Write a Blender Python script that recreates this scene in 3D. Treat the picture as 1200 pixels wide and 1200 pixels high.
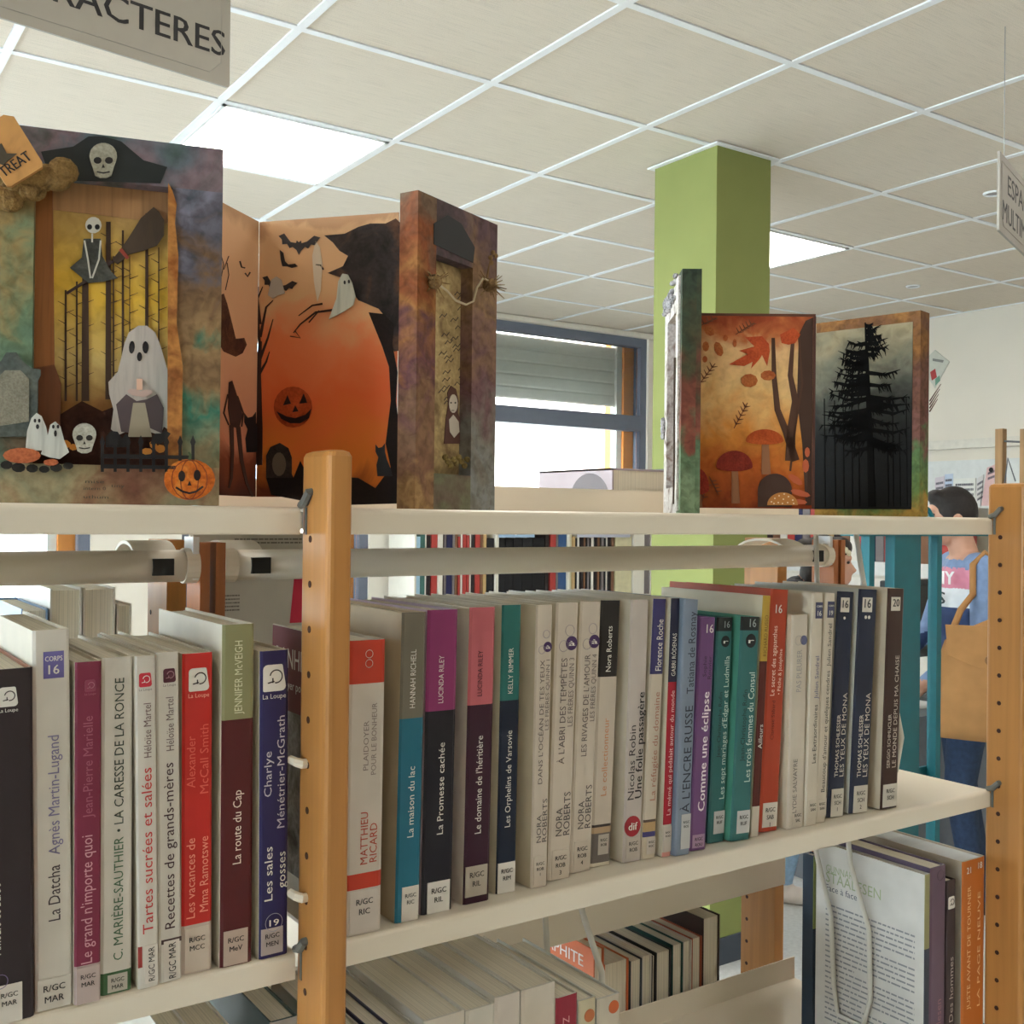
import bpy, bmesh, math, random
from mathutils import Vector, Matrix
from mathutils.geometry import tessellate_polygon
random.seed(7)
SC = bpy.context.scene
COL = SC.collection
for o in list(bpy.data.objects): bpy.data.objects.remove(o)

# ------------------------------------------------------------------ camera
F_PX, YAW, PIT, ROL, ZC = 1264.13, math.radians(34.436), math.radians(.3118), math.radians(.6127), 1.50
FW = Vector((math.sin(YAW)*math.cos(PIT), math.cos(YAW)*math.cos(PIT), math.sin(PIT)))
_r = Vector((math.cos(YAW), -math.sin(YAW), 0)); _u = _r.cross(FW)
RT = math.cos(ROL)*_r + math.sin(ROL)*_u
UP = -math.sin(ROL)*_r + math.cos(ROL)*_u
cd = bpy.data.cameras.new('camera'); cam = bpy.data.objects.new('camera', cd); COL.objects.link(cam)
cd.sensor_width = 36; cd.sensor_fit = 'HORIZONTAL'; cd.lens = F_PX/1200*36; cd.clip_start = .02; cd.clip_end = 200
m = Matrix((RT, UP, -FW)).transposed().to_4x4(); m.translation = (0, 0, ZC); cam.matrix_world = m
SC.camera = cam
# ------------------------------------------------------------------ world (bright overcast daylight) and exposure
W = bpy.data.worlds.new('World'); SC.world = W; W.use_nodes = True
bg = W.node_tree.nodes['Background']; bg.inputs[0].default_value = (.93, .97, 1, 1); bg.inputs[1].default_value = 9.0
vs = SC.view_settings; vs.view_transform = 'Standard'; vs.look = 'None'; vs.gamma = 1; vs.use_curve_mapping = False
vs.exposure = 1.2
PANEL = 6.5          # emission of a ceiling light panel
# ------------------------------------------------------------------ pixel -> place helpers (1200 x 1200 frame)
C0 = Vector((0, 0, ZC))
def ray(px, py): return FW*F_PX + RT*(px-600) - UP*(py-600)
def onY(px, py, Y):
    d = ray(px, py); return C0 + d*(Y/d.y)
def onX(px, py, X):
    d = ray(px, py); return C0 + d*(X/d.x)
def onZ(px, py, Z):
    d = ray(px, py); return C0 + d*((Z-ZC)/d.z)
# ------------------------------------------------------------------ materials
def lin(c):
    return tuple(((v/255)/12.92 if v/255 <= .04045 else ((v/255+.055)/1.055)**2.4) for v in c[:3]) + (1,)
_M = {}
def mat(c, rough=.5, kind='plain', **k):
    key = (tuple(c) if not isinstance(c[0], (tuple, list)) else tuple(map(tuple, c)), rough, kind, tuple(sorted(k.items())))
    if key in _M: return _M[key]
    m = bpy.data.materials.new(kind + '_%d' % len(_M)); m.use_nodes = True
    nt = m.node_tree; N = nt.nodes; L = nt.links
    b = N['Principled BSDF']; b.inputs['Roughness'].default_value = rough
    b.inputs['Specular IOR Level'].default_value = k.get('spec', .18 if kind in ('grad', 'grunge', 'tile') else .4)
    b.inputs['Metallic'].default_value = k.get('metal', 0)
    if k.get('coat'): b.inputs['Coat Weight'].default_value = k['coat']; b.inputs['Coat Roughness'].default_value = .08
    def tc(scale):
        t = N.new('ShaderNodeTexCoord'); mp = N.new('ShaderNodeMapping'); mp.inputs['Scale'].default_value = scale
        L.new(t.outputs['Object'], mp.inputs[0]); return mp.outputs[0]
    def noise(scale, s=8, det=3, dist=0):
        n = N.new('ShaderNodeTexNoise'); n.inputs['Scale'].default_value = s; n.inputs['Detail'].default_value = det
        n.inputs['Distortion'].default_value = dist; L.new(tc(scale), n.inputs['Vector']); return n
    def ramp(fac, stops):
        r = N.new('ShaderNodeValToRGB'); e = r.color_ramp.elements
        while len(e) < len(stops): e.new(.5)
        for el, (p, col) in zip(e, stops): el.position = p; el.color = col
        L.new(fac, r.inputs[0]); return r.outputs[0]
    def bump(h, st, d=.001):
        bp = N.new('ShaderNodeBump'); bp.inputs['Strength'].default_value = st; bp.inputs['Distance'].default_value = d
        L.new(h, bp.inputs['Height']); L.new(bp.outputs[0], b.inputs['Normal'])
    def dk(c, f): l = lin(c); return (l[0]*f, l[1]*f, l[2]*f, 1)
    if kind == 'plain':
        n = noise((1, 1, 1), k.get('ns', 25), 2); v = k.get('var', .05)
        L.new(ramp(n.outputs[0], [(.3, dk(c, 1-v)), (.7, dk(c, 1+v))]), b.inputs['Base Color'])
        if k.get('bump'): bump(n.outputs[0], k['bump'], .002)
    elif kind == 'wood':
        sc = k.get('sc', (60, 60, 2.2)); n = noise(sc, 1.0, 4, .4)
        L.new(ramp(n.outputs[0], [(.28, dk(c, .78)), (.5, dk(c, 1)), (.75, dk(c, 1.12))]), b.inputs['Base Color'])
        bump(n.outputs[0], .08, .0006)
    elif kind == 'tile':
        n = noise((8, 330, 1), 1, 2); n2 = noise((420, 420, 1), 1, 1)
        mx = N.new('ShaderNodeMath'); mx.operation = 'ADD'; L.new(n.outputs[0], mx.inputs[0]); L.new(n2.outputs[0], mx.inputs[1])
        L.new(ramp(mx.outputs[0], [(.55, dk(c, .74)), (.95, dk(c, 1.02)), (1, dk(c, 1.06))]), b.inputs['Base Color'])
        bump(mx.outputs[0], .25, .001)
    elif kind == 'grunge':       # blotchy hand-painted surface: several colours mixed by noise
        cols = c; s = k.get('s', 14)
        n = noise(k.get('sc', (1, 1, 1)), s, 6, 1.2)
        st = [(.30 + .42*i/(len(cols)-1), lin(cc)) for i, cc in enumerate(cols)]
        n2 = noise((1, 1, 1), s*9, 4)
        mul = N.new('ShaderNodeMixRGB'); mul.blend_type = 'MULTIPLY'; mul.inputs[0].default_value = .5
        L.new(ramp(n.outputs[0], st), mul.inputs[1])
        L.new(ramp(n2.outputs[0], [(.3, (.42, .38, .34, 1)), (.62, (1, 1, 1, 1))]), mul.inputs[2])
        L.new(mul.outputs[0], b.inputs['Base Color']); bump(n2.outputs[0], k.get('bump', .35), .001)
    elif kind == 'grad':         # printed sheet: colours running up the sheet (object z) with cloudy noise; c = list of (height, colour)
        t = N.new('ShaderNodeTexCoord'); sx = N.new('ShaderNodeSeparateXYZ'); L.new(t.outputs['Object'], sx.inputs[0])
        n = noise((1, 1, 1), k.get('s', 22), 5, .8)
        mr = N.new('ShaderNodeMapRange'); mr.inputs[1].default_value = k['z0']; mr.inputs[2].default_value = k['z1']
        L.new(sx.outputs[2], mr.inputs[0])
        ma = N.new('ShaderNodeMath'); ma.operation = 'MULTIPLY_ADD'; L.new(n.outputs[0], ma.inputs[0])
        ma.inputs[1].default_value = k.get('amp', .5); L.new(mr.outputs[0], ma.inputs[2])
        sb = N.new('ShaderNodeMath'); sb.operation = 'SUBTRACT'; sb.inputs[1].default_value = k.get('amp', .5)*.5; L.new(ma.outputs[0], sb.inputs[0])
        gr = ramp(sb.outputs[0], [(p, lin(cc)) for p, cc in c])
        if k.get('fine'):
            n2 = noise((1, 1, 1), k['fine'], 5, .6); mul = N.new('ShaderNodeMixRGB'); mul.blend_type = 'MULTIPLY'; mul.inputs[0].default_value = k.get('fa', .6)
            L.new(gr, mul.inputs[1]); L.new(ramp(n2.outputs[0], [(.32, (.36, .32, .28, 1)), (.6, (1, 1, 1, 1))]), mul.inputs[2]); gr = mul.outputs[0]; bump(n2.outputs[0], .35, .001)
        L.new(gr, b.inputs['Base Color'])
    elif kind == 'emit':
        b.inputs['Base Color'].default_value = lin(c); b.inputs['Emission Color'].default_value = lin(c)
        b.inputs['Emission Strength'].default_value = k['e']
    elif kind == 'glass':
        g = N.new('ShaderNodeBsdfGlossy'); g.inputs['Roughness'].default_value = .02
        tr = N.new('ShaderNodeBsdfTransparent'); tr.inputs[0].default_value = lin(c)
        mx = N.new('ShaderNodeMixShader'); fr = N.new('ShaderNodeFresnel'); fr.inputs[0].default_value = 1.35
        L.new(fr.outputs[0], mx.inputs[0]); L.new(tr.outputs[0], mx.inputs[1]); L.new(g.outputs[0], mx.inputs[2])
        L.new(mx.outputs[0], N['Material Output'].inputs[0])
    _M[key] = m; return m
# ------------------------------------------------------------------ mesh helpers
class MB:
    def __init__(s): s.v = []; s.f = []; s.mi = []
    def quadmesh(s, vs, fs, mi=0):
        o = len(s.v); s.v += [tuple(p) for p in vs]; s.f += [tuple(o+i for i in f) for f in fs]; s.mi += [mi]*len(fs); return s
    def box(s, a, b, mi=0):
        x0, y0, z0 = a; x1, y1, z1 = b
        return s.quadmesh([(x0,y0,z0),(x1,y0,z0),(x1,y1,z0),(x0,y1,z0),(x0,y0,z1),(x1,y0,z1),(x1,y1,z1),(x0,y1,z1)],
            [(0,3,2,1),(4,5,6,7),(0,1,5,4),(1,2,6,5),(2,3,7,6),(3,0,4,7)], mi)
    def hexa(s, p, mi=0):   # 8 points: bottom loop of four, top loop of four
        return s.quadmesh(p, [(0,3,2,1),(4,5,6,7),(0,1,5,4),(1,2,6,5),(2,3,7,6),(3,0,4,7)], mi)
    def prism(s, poly, ax, d, mi=0):  # poly: list of 3D points in a plane; extruded by vector d
        n = len(poly); P = [Vector(p) for p in poly]; Q = [p + d for p in P]
        tri = tessellate_polygon([P]); fs = []
        nrm = (P[tri[0][1]]-P[tri[0][0]]).cross(P[tri[0][2]]-P[tri[0][0]]) if tri else Vector((0,0,1))
        for t in tri:
            t = tuple(t); nn = (P[t[1]]-P[t[0]]).cross(P[t[2]]-P[t[0]])
            if nn.dot(d) > 0: t = t[::-1]
            fs.append(t); fs.append(tuple(n+i for i in t[::-1]))
        area = Vector((0,0,0))
        for i in range(n): area += P[i].cross(P[(i+1) % n])
        for i in range(n):
            j = (i+1) % n; q = (i, j, n+j, n+i)
            fs.append(q if area.dot(d) > 0 else q[::-1])
        return s.quadmesh(P+Q, fs, mi)
    def tube(s, pts, r, n=8, mi=0, closed=False, cap=True):
        pts = [Vector(p) for p in pts]; K = len(pts); rr = r if isinstance(r, (list, tuple)) else [r]*K
        vs = []; ref = None
        for i, p in enumerate(pts):
            a = pts[i-1] if (i > 0 or closed) else p; b = pts[(i+1) % K] if (i < K-1 or closed) else p
            t = (b-a).normalized()
            if ref is None: ref = Vector((0,0,1)) if abs(t.z) < .9 else Vector((1,0,0))
            u = t.cross(ref).normalized(); w = u.cross(t).normalized(); ref = w
            for q in range(n):
                an = 2*math.pi*q/n; vs.append(p + (u*math.cos(an) + w*math.sin(an))*rr[i])
        fs = []
        for i in range(K if closed else K-1):
            j = (i+1) % K
            for q in range(n):
                q2 = (q+1) % n; fs.append((i*n+q, i*n+q2, j*n+q2, j*n+q)[::-1])
        if cap and not closed: fs += [tuple(range(n)), tuple(range((K-1)*n, K*n))[::-1]]
        return s.quadmesh(vs, fs, mi)
    def ell(s, c, r, nu=12, nv=8, mi=0):
        vs = []; fs = []; c = Vector(c)
        for i in range(nv+1):
            th = math.pi*i/nv
            for j in range(nu):
                ph = 2*math.pi*j/nu; vs.append(c + Vector((r[0]*math.sin(th)*math.cos(ph), r[1]*math.sin(th)*math.sin(ph), r[2]*math.cos(th))))
        for i in range(nv):
            for j in range(nu):
                k = (j+1) % nu; fs.append((i*nu+j, (i+1)*nu+j, (i+1)*nu+k, i*nu+k))
        return s.quadmesh(vs, fs, mi)
def obj(name, mb, mats, parent=None, smooth=False, local=False):
    """one mesh object; vertices are given in world space unless local, and are moved into the parent's frame"""
    off = Vector((0,0,0))
    if parent is not None and not local:
        p = parent
        while p is not None: off += p.location; p = p.parent
    me = bpy.data.meshes.new(name)
    me.from_pydata([(v[0]-off.x, v[1]-off.y, v[2]-off.z) for v in mb.v], [], mb.f)
    if not isinstance(mats, (list, tuple)): mats = [mats]
    for mm in mats: me.materials.append(mm)
    for p, i in zip(me.polygons, mb.mi): p.material_index = i
    if smooth:
        for p in me.polygons: p.use_smooth = True
    me.update()
    o = bpy.data.objects.new(name, me); COL.objects.link(o)
    if parent is not None: o.parent = parent
    return o
def tag(o, label, cat, group=None):
    o['label'] = label; o['category'] = cat
    if group: o['group'] = group
    return o
def thing(name, label, cat, loc=(0,0,0), group=None):
    o = bpy.data.objects.new(name, None); COL.objects.link(o); o.location = loc; o.empty_display_size = .05
    return tag(o, label, cat, group)
def struct(name, loc=(0,0,0), mb=None, mats=None):
    if mb is None:
        o = bpy.data.objects.new(name, None); COL.objects.link(o); o.location = loc
    else: o = obj(name, mb, mats)
    o['kind'] = 'structure'; return o
_G = {}
def glyphs(s, bold=0.0):
    k = (s, bold)
    if k in _G: return _G[k]
    c = bpy.data.curves.new('t', 'FONT'); c.body = s; c.resolution_u = 2; c.fill_mode = 'FRONT'; c.offset = bold
    o = bpy.data.objects.new('t', c); me = bpy.data.meshes.new_from_object(o)
    vs = [tuple(v.co) for v in me.vertices]; fs = [tuple(p.vertices) for p in me.polygons]
    bpy.data.objects.remove(o); bpy.data.curves.remove(c); bpy.data.meshes.remove(me)
    _G[k] = (vs, fs); return _G[k]
def letters(mb, s, O, ex, ey, x0, x1, base, cap, mi=0, bold=0.0):
    """set a line of lettering into mb: runs from x0 to x1 along ex, baseline and cap height along ey"""
    vs, fs = glyphs(s)
    if not vs: return
    a = min(v[0] for v in vs); b = max(v[0] for v in vs); sx = (x1-x0)/(b-a); sy = cap/.682
    O, ex, ey = Vector(O), Vector(ex), Vector(ey)
    nn = ex.cross(ey)*.00012
    for sh in ((0,) if not bold else (-bold, bold)):      # bold lettering is struck twice, a hair apart
        mb.quadmesh([O + nn*(sh > 0) + ex*(x0+(v[0]+sh-a)*sx) + ey*(base+v[1]*sy) for v in vs], fs, mi)
def gw(s): v = glyphs(s)[0]; return (max(a[0] for a in v)-min(a[0] for a in v))/.682    # natural length at cap height 1
def words_block(mb, O, ex, ey, x0, x1, y1, lh, n, cap, mi=0):
    """small print too fine to read: rows of word-long dashes"""
    rnd = random.Random(n*7+int(x1*1e4))
    for i in range(n):
        x = x0; y = y1 - i*lh; end = x1 if i % 6 != 5 else x0+(x1-x0)*rnd.uniform(.3, .8)
        while x < end:
            w = rnd.uniform(.025, .10)*(x1-x0); e = min(x+w, end)
            P = [O+ex*x+ey*y, O+ex*e+ey*y, O+ex*e+ey*(y+cap), O+ex*x+ey*(y+cap)]
            mb.quadmesh(P, [(0,1,2,3)], mi); x = e+.012*(x1-x0)
WHITE = mat((226, 220, 206), .42, var=.03)
CREAM = mat((214, 202, 180), .5, var=.05)
INK = mat((30, 28, 30), .6)
# ------------------------------------------------------------------ the room
ZCEIL = 2.766; XR, YB, XL, YF = 5.92, 5.57, -4.0, -2.6
wallm = mat((222, 214, 200), .85, var=.02, ns=4)
mb = MB().box((XL-.2, YF-.2, -.1), (XR+.2, YB+.3, 0)); struct('floor', mb=mb, mats=mat((196, 196, 194), .4, var=.08, ns=60))
ceil = struct('ceiling', mb=MB().box((XL-.2, YF-.2, ZCEIL+.06), (XR+.2, YB+.3, ZCEIL+.16)), mats=mat((150, 145, 138), .9))
tilem = mat((213, 202, 187), .9, 'tile')
barm = mat((234, 236, 238), .5, var=.02)
GX, GY, T = 1.117, 2.631, .6
lights = {(0, 1), (4, 1), (-4, 1), (-8, 1), (0, -3), (4, -3), (-4, -3), (-8, -3), (0, -7)}
cols = [i for i in range(-9, 8) if GX+i*T < XR and GX+(i+1)*T > XL]
rows = [j for j in range(-13, 6) if GY+j*T < YB and GY+(j+1)*T > YF]
_tm = {}
for i in cols:
    for j in rows:
        if (i, j) in lights: continue
        x0 = max(GX+i*T+.0135, XL+.005); x1 = min(GX+(i+1)*T-.0135, XR-.02)
        y0 = max(GY+j*T+.0135, YF+.005); y1 = min(GY+(j+1)*T-.0135, YB-.02)
        if x1-x0 < .02 or y1-y0 < .02: continue
        k = (round(x1-x0, 3), round(y1-y0, 3))
        if k not in _tm:
            t = obj('ceiling_tile', MB().box((0, 0, 0), (k[0], k[1], .03)), tilem, ceil, local=True); _tm[k] = t.data
        else:
            t = bpy.data.objects.new('ceiling_tile', _tm[k]); COL.objects.link(t); t.parent = ceil
        t.location = (x0, y0, ZCEIL+.004)
for i in range(cols[0], cols[-1]+2):
    x = GX+i*T
    if XL < x < XR: obj('grid_bar', MB().box((x-.012, YF, ZCEIL), (min(x+.012, XR), YB, ZCEIL+.03)), barm, ceil)
for j in range(rows[0], rows[-1]+2):
    y = GY+j*T
    if YF < y < YB: obj('grid_bar', MB().box((XL, y-.012, ZCEIL+.0003), (XR, y+.012, ZCEIL+.03)), barm, ceil)
for (i, j) in sorted(lights, key=lambda q: (abs(q[1]-1), abs(q[0]))):
    x0, y0 = GX+i*T+.013, GY+j*T+.013; s = T-.026
    if not (XL < x0 and x0+s < XR and YF < y0 and y0+s < YB): continue
    lab = {(0, 1): 'square ceiling light panel above the album with the ghost', (4, 1): 'square ceiling light panel beside the green pillar'}.get((i, j), 'square ceiling light panel above the open floor around the bookcase')
    g = None if (i, j) in ((0, 1), (4, 1)) else 'light panels above the open floor'
    t = thing('ceiling_light', lab, 'ceiling light', (x0+s/2, y0+s/2, ZCEIL), g)
    fr = MB()
    for a, b in (((x0, y0), (x0+s, y0+.012)), ((x0, y0+s-.012), (x0+s, y0+s)), ((x0, y0), (x0+.012, y0+s)), ((x0+s-.012, y0), (x0+s, y0+s))):
        fr.box((a[0], a[1], ZCEIL-.004), (b[0], b[1], ZCEIL+.03))
    obj('frame', fr, barm, t)
    obj('diffuser', MB().box((x0+.012, y0+.012, ZCEIL-.001), (x0+s-.012, y0+s-.012, ZCEIL+.02)), mat((255, 250, 240), .5, 'emit', e=PANEL), t)
# walls: right, left, front plain; back with three windows
struct('wall_right', mb=MB().box((XR, YF, 0), (XR+.2, YB+.3, ZCEIL+.06)), mats=wallm)
struct('wall_left', mb=MB().box((XL-.2, YF, 0), (XL, YB+.3, .9)).box((XL-.2, YF, 2.5), (XL, YB+.3, ZCEIL+.06)).box((XL-.2, YF, .9), (XL, -.6, 2.5)).box((XL-.2, 4.6, .9), (XL, YB+.3, 2.5)), mats=wallm)
w = struct('window_5', (XL, -.6, .9)); f = MB()
for y in (-.6, .70, 2.0, 3.3, 4.55): f.box((XL-.12, y, .9), (XL-.06, y+.05, 2.5))
f.box((XL-.12, -.55, .9), (XL-.06, 4.55, .95)); f.box((XL-.12, -.55, 2.45), (XL-.06, 4.55, 2.5)); obj('window_frame', f, mat((104, 110, 124), .45, var=.03), w)
for y in (-.55, .75, 2.05, 3.35): obj('pane', MB().box((XL-.092, y, .95), (XL-.088, y+1.2, 2.45)), mat((238, 246, 250), 0, 'glass'), w)
struct('wall_front', mb=MB().box((XL, YF-.2, 0), (XR, YF, ZCEIL+.06)), mats=mat((200, 186, 166), .8))
WZ0, WZ1 = .95, 2.735
wins = [(-3.4, -1.6), (-.75, 1.30), (1.75, 2.83), (3.28, 4.94)]
mb = MB(); x = XL
for a, b in wins:
    mb.box((x, YB, 0), (a, YB+.3, ZCEIL+.06)); mb.box((a, YB, 0), (b, YB+.3, WZ0)); mb.box((a, YB, WZ1), (b, YB+.3, ZCEIL+.06)); x = b
mb.box((x, YB, 0), (XR, YB+.3, ZCEIL+.06)); struct('wall_back', mb=mb, mats=wallm)
framem = mat((104, 110, 124), .45, var=.03); shutm = mat((226, 214, 196), .5, var=.03); orangem = mat((233, 140, 62), .7)
glassm = mat((238, 246, 250), 0, 'glass')
for n, (a, b) in enumerate(wins):
    w = struct('window_%d' % (n+1), (a, YB, WZ0))
    f = MB(); Y0, Y1 = YB+.02, YB+.09
    f.box((a, Y0, WZ0), (a+.055, Y1, WZ1)); f.box((b-.055, Y0, WZ0), (b, Y1, WZ1)); f.box((a+.055, Y0, WZ0), (b-.055, Y1, WZ0+.055)); f.box((a+.055, Y0, WZ1-.06), (b-.055, Y1, WZ1))
    f.box((a+.055, Y0, 2.10), (b-.055, Y1, 2.205))
    obj('window_frame', f, framem, w)
    g = MB().box((a+.06, YB+.05, WZ0+.055), (b-.06, YB+.054, 2.10)); obj('pane', g, glassm, w)
    g = MB().box((a+.06, YB+.05, 2.205), (b-.06, YB+.054, WZ1-.06)); obj('pane', g, glassm, w)
    obj('window_trim', MB().box((a-.06, YB-.025, WZ1), (b+.06, YB-.001, WZ1+.028)), WHITE, w)
    zb = 2.268 if n == 3 else 2.45
    z = WZ1-.06
    while z > zb+.01:
        z2 = max(z-.082, zb)
        P = [(a+.06, YB+.146, z2+.001), (a+.06, YB+.142, z2+.012), (a+.06, YB+.141, (z+z2)/2), (a+.06, YB+.142, z-.012), (a+.06, YB+.146, z), (a+.06, YB+.156, z), (a+.06, YB+.156, z2+.001)]
        obj('shutter_slat', MB().prism(P, 0, Vector((b-a-.24, 0, 0))), shutm, w); z = z2
    rail = MB().box((b-.18, YB+.12, WZ0), (b-.135, YB+.18, WZ1)); rail.box((a+.02, YB+.12, WZ0), (a+.06, YB+.18, WZ1)); obj('shutter_rail', rail, mat((205, 200, 190), .5), w)
    obj('reveal', MB().box((b-.134, YB+.10, WZ0), (b-.02, YB+.30, WZ1)), orangem, w)
# houses across the street
t = thing('house', 'pale rendered house with rows of small windows seen through the window', 'house', (6, 16, 0))
obj('facade', MB().box((-6, 16, 0), (14.0, 17, 9)), mat((226, 218, 204), .9), t)
for k in range(8):
    for r in range(3):
        x = -4.4+k*2.0; z = 1.0+r*2.7
        wo = obj('window', MB().box((x, 15.93, z), (x+.9, 15.999, z+1.3)), mat((190, 190, 190), .4), t); obj('pane', MB().box((x+.07, 15.91, z+.07), (x+.83, 15.94, z+1.23)), mat((120, 130, 140), .2), wo)
t = thing('house', 'orange rendered house wall seen at the edge of the window', 'house', (17, 13, 0))
obj('facade', MB().box((14.2, 13, 0), (20, 17, 9)), orangem, t)
for k in range(3):
    x = 14.9+k*1.8; wo = obj('window', MB().box((x, 12.93, 1.2), (x+.8, 12.999, 2.4)), mat((220, 210, 200), .5), t); obj('pane', MB().box((x+.06, 12.91, 1.26), (x+.74, 12.94, 2.34)), mat((120, 130, 140), .2), wo)
st = struct('ground_street', mb=MB().box((-30, YB+.31, -.2), (40, 40, -.05)), mats=mat((170, 168, 164), .9))
# green pillar
p = thing('pillar', 'square pillar painted lime green standing from floor to ceiling', 'pillar', (2.736, 2.757, 0))
obj('shaft', MB().box((2.605, 2.603, .09), (2.867, 2.912, ZCEIL-.006)), mat((134, 140, 80), .8, var=.03, ns=6), p)
obj('base', MB().box((2.598, 2.596, 0), (2.874, 2.919, .09)), mat((66, 72, 82), .6), p)
obj('collar', MB().box((2.585, 2.583, ZCEIL-.006), (2.887, 2.932, ZCEIL-.0005)), barm, p)
# ------------------------------------------------------------------ the double-sided bookcase
Z1, Z2, Z3 = 1.506, 1.189, .869           # tops of the three shelves in view
TH, D0, D1, LIP = .0195, .720, 1.010, .029
X0, X1, X2 = -.545, .3145, 1.1738         # faces of the three frames
PT = .0188
woodm = mat((180, 124, 64), .4, 'wood'); woodd = mat((168, 104, 62), .5, 'wood')
shelfm = mat((226, 216, 199), .32, var=.02, ns=6)
bc = thing('bookcase', 'long library bookcase with beech posts and cream metal shelves', 'bookcase', (.62, .9, 0))
def rbox(x0, y0, z0, x1, y1, z1, r=.004):
    """post with rounded upright edges and a softened top"""
    mb = MB(); prof = []
    for cx, cy, a0 in ((x1-r, y1-r, 0), (x0+r, y1-r, 90), (x0+r, y0+r, 180), (x1-r, y0+r, 270)):
        for k in range(4):
            a = math.radians(a0+30*k); prof.append((cx+r*math.cos(a), cy+r*math.sin(a)))
    n = len(prof); cx, cy = (x0+x1)/2, (y0+y1)/2; vs = []
    for z, s in ((z0, 0), (z1-r, 0), (z1-.3*r, .3*r), (z1, r)):
        for (a, b) in prof: vs.append((a-(s if a > cx else -s), b-(s if b > cy else -s), z))
    fs = [(k*n+i, k*n+(i+1) % n, (k+1)*n+(i+1) % n, (k+1)*n+i) for k in range(3) for i in range(n)]
    fs += [tuple(range(n))[::-1], tuple(range(3*n, 4*n))]
    return mb.quadmesh(vs, fs)
holem = mat((58, 28, 14), .8)
for X in (X0, X1, X2):
    fp = obj('front_post', rbox(X, .681, 0, X+PT, .7277, 1.546, .0045), woodm, bc, smooth=False)
    hb = MB(); z = 1.4835
    while z > .3:
        hb.tube([(X+.002, .7108, z), (X-.0003, .7108, z)], .0026, 10); z -= .032
    obj('peg_holes', hb, holem, fp)['kind'] = 'stuff'
    for q, (a, b) in enumerate(((0, .0088), (.0142, .023))): obj('middle_post', MB().box((X+a, .948, 0), (X+b, .985, 1.475)), woodd, bc)
    rp = obj('rear_post', MB().box((X, 1.046, 0), (X+PT, 1.109, 1.475)), woodm, bc)
    hb = MB(); z = 1.4835-.05
    while z > .3:
        hb.tube([(X+.002, 1.098, z), (X-.0003, 1.098, z)], .0026, 10); z -= .032
    obj('peg_holes', hb, holem, rp)['kind'] = 'stuff'
    for z in (.12, 1.36): obj('cross_rail', MB().box((X+.004, .7277, z-.32 if z > 1 else z), (X+.015, 1.046, z-.28 if z > 1 else z+.05)), woodd, bc) if z < 1 else None
def shelf(xa, xb, z, y0=D0, y1=D1, lip=LIP):
    r = .0045; prof = [(y0+.0008, z-TH), (y0, z-TH+.001), (y0, z-r)]
    for k in range(1, 5): a = math.radians(90*k/4); prof.append((y0+r-r*math.cos(a), z-r+r*math.sin(a)))
    prof += [(y1-.0022, z), (y1-.0022, z+lip), (y1-.0004, z+lip), (y1, z+lip-.001), (y1, z-TH), (y1-.002, z-TH), (y1-.002, z-.003), (y0+.012, z-.003), (y0+.012, z-TH)]
    return obj('shelf', MB().prism([(xa, a, b) for a, b in prof], 0, Vector((xb-xa, 0, 0))), shelfm, bc)
BAYS = ((X0+PT+.004, X1-.0035), (X1+PT+.004, X2-.0012))
for xa, xb in BAYS:
    for z in (Z1, Z2, Z3, Z3-.32): shelf(xa, xb, z)
# shelves of the far side
def far_shelf(xa, xb, z): 
    mb = MB().box((xa, 1.028, z-TH), (xb, 1.31, z)); mb.box((xa, 1.026, z-TH), (xb, 1.028, z+.03)); return obj('shelf', mb, shelfm, bc)
far_shelf(*BAYS[0], 1.189); far_shelf(*BAYS[0], .74); far_shelf(*BAYS[1], 1.012); far_shelf(*BAYS[1], .74)
far_shelf(*BAYS[0], Z1); far_shelf(*BAYS[1], Z1)
# cross tubes with end collars and black square plugs, and curved plates clipped over them
blackm = mat((22, 24, 28), .5)
for (xa, xb) in ((X0+.023, X1), (X1+.023, X2)):
    t = obj('cross_tube', MB().tube([(xa+.012, .961, 1.454), (xb-.012, .961, 1.454)], .0142, 20), shelfm, bc, smooth=True)
    for (a, b) in ((xa, xa+.012), (xb-.012, xb)): obj('tube_collar', MB().tube([(a, .961, 1.454), (b, .961, 1.454)], .0158, 20), shelfm, t, smooth=False)
    for xx in (xa+.033, xb-.033): obj('plug', MB().box((xx-.009, .9452, 1.4465), (xx+.009, .9505, 1.4612)), blackm, t)
    for xx, xw, yc, ya in ((xa+.008, .036, 1.000, .036), (xb-.052, .038, 1.002, .038) if xb < .5 else (xb-.069, .042, 1.015, .050)):
        mb = MB(); top = []; K = 14; za, zc = .0225, 1.4535
        for k in range(K+1):
            a = math.pi*k/K
            top.append((yc-ya*math.cos(a), zc+za*math.sin(a)))
        inn = [(yc-(ya-.003)*math.cos(math.pi*k/K), zc+(za-.003)*math.sin(math.pi*k/K)) for k in range(K+1)][::-1]
        mb.prism([(xx, a, b) for a, b in top+inn], 0, Vector((xw, 0, 0)))
        obj('curved_plate', mb, WHITE, bc)
for X in (X1, X2):
    for z in (1.395, 1.462): obj('bracket', MB().box((X-.006, .950, z-.02), (X-.0005, .975, z+.018)), mat((225, 226, 228), .3, metal=.2), bc)
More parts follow.
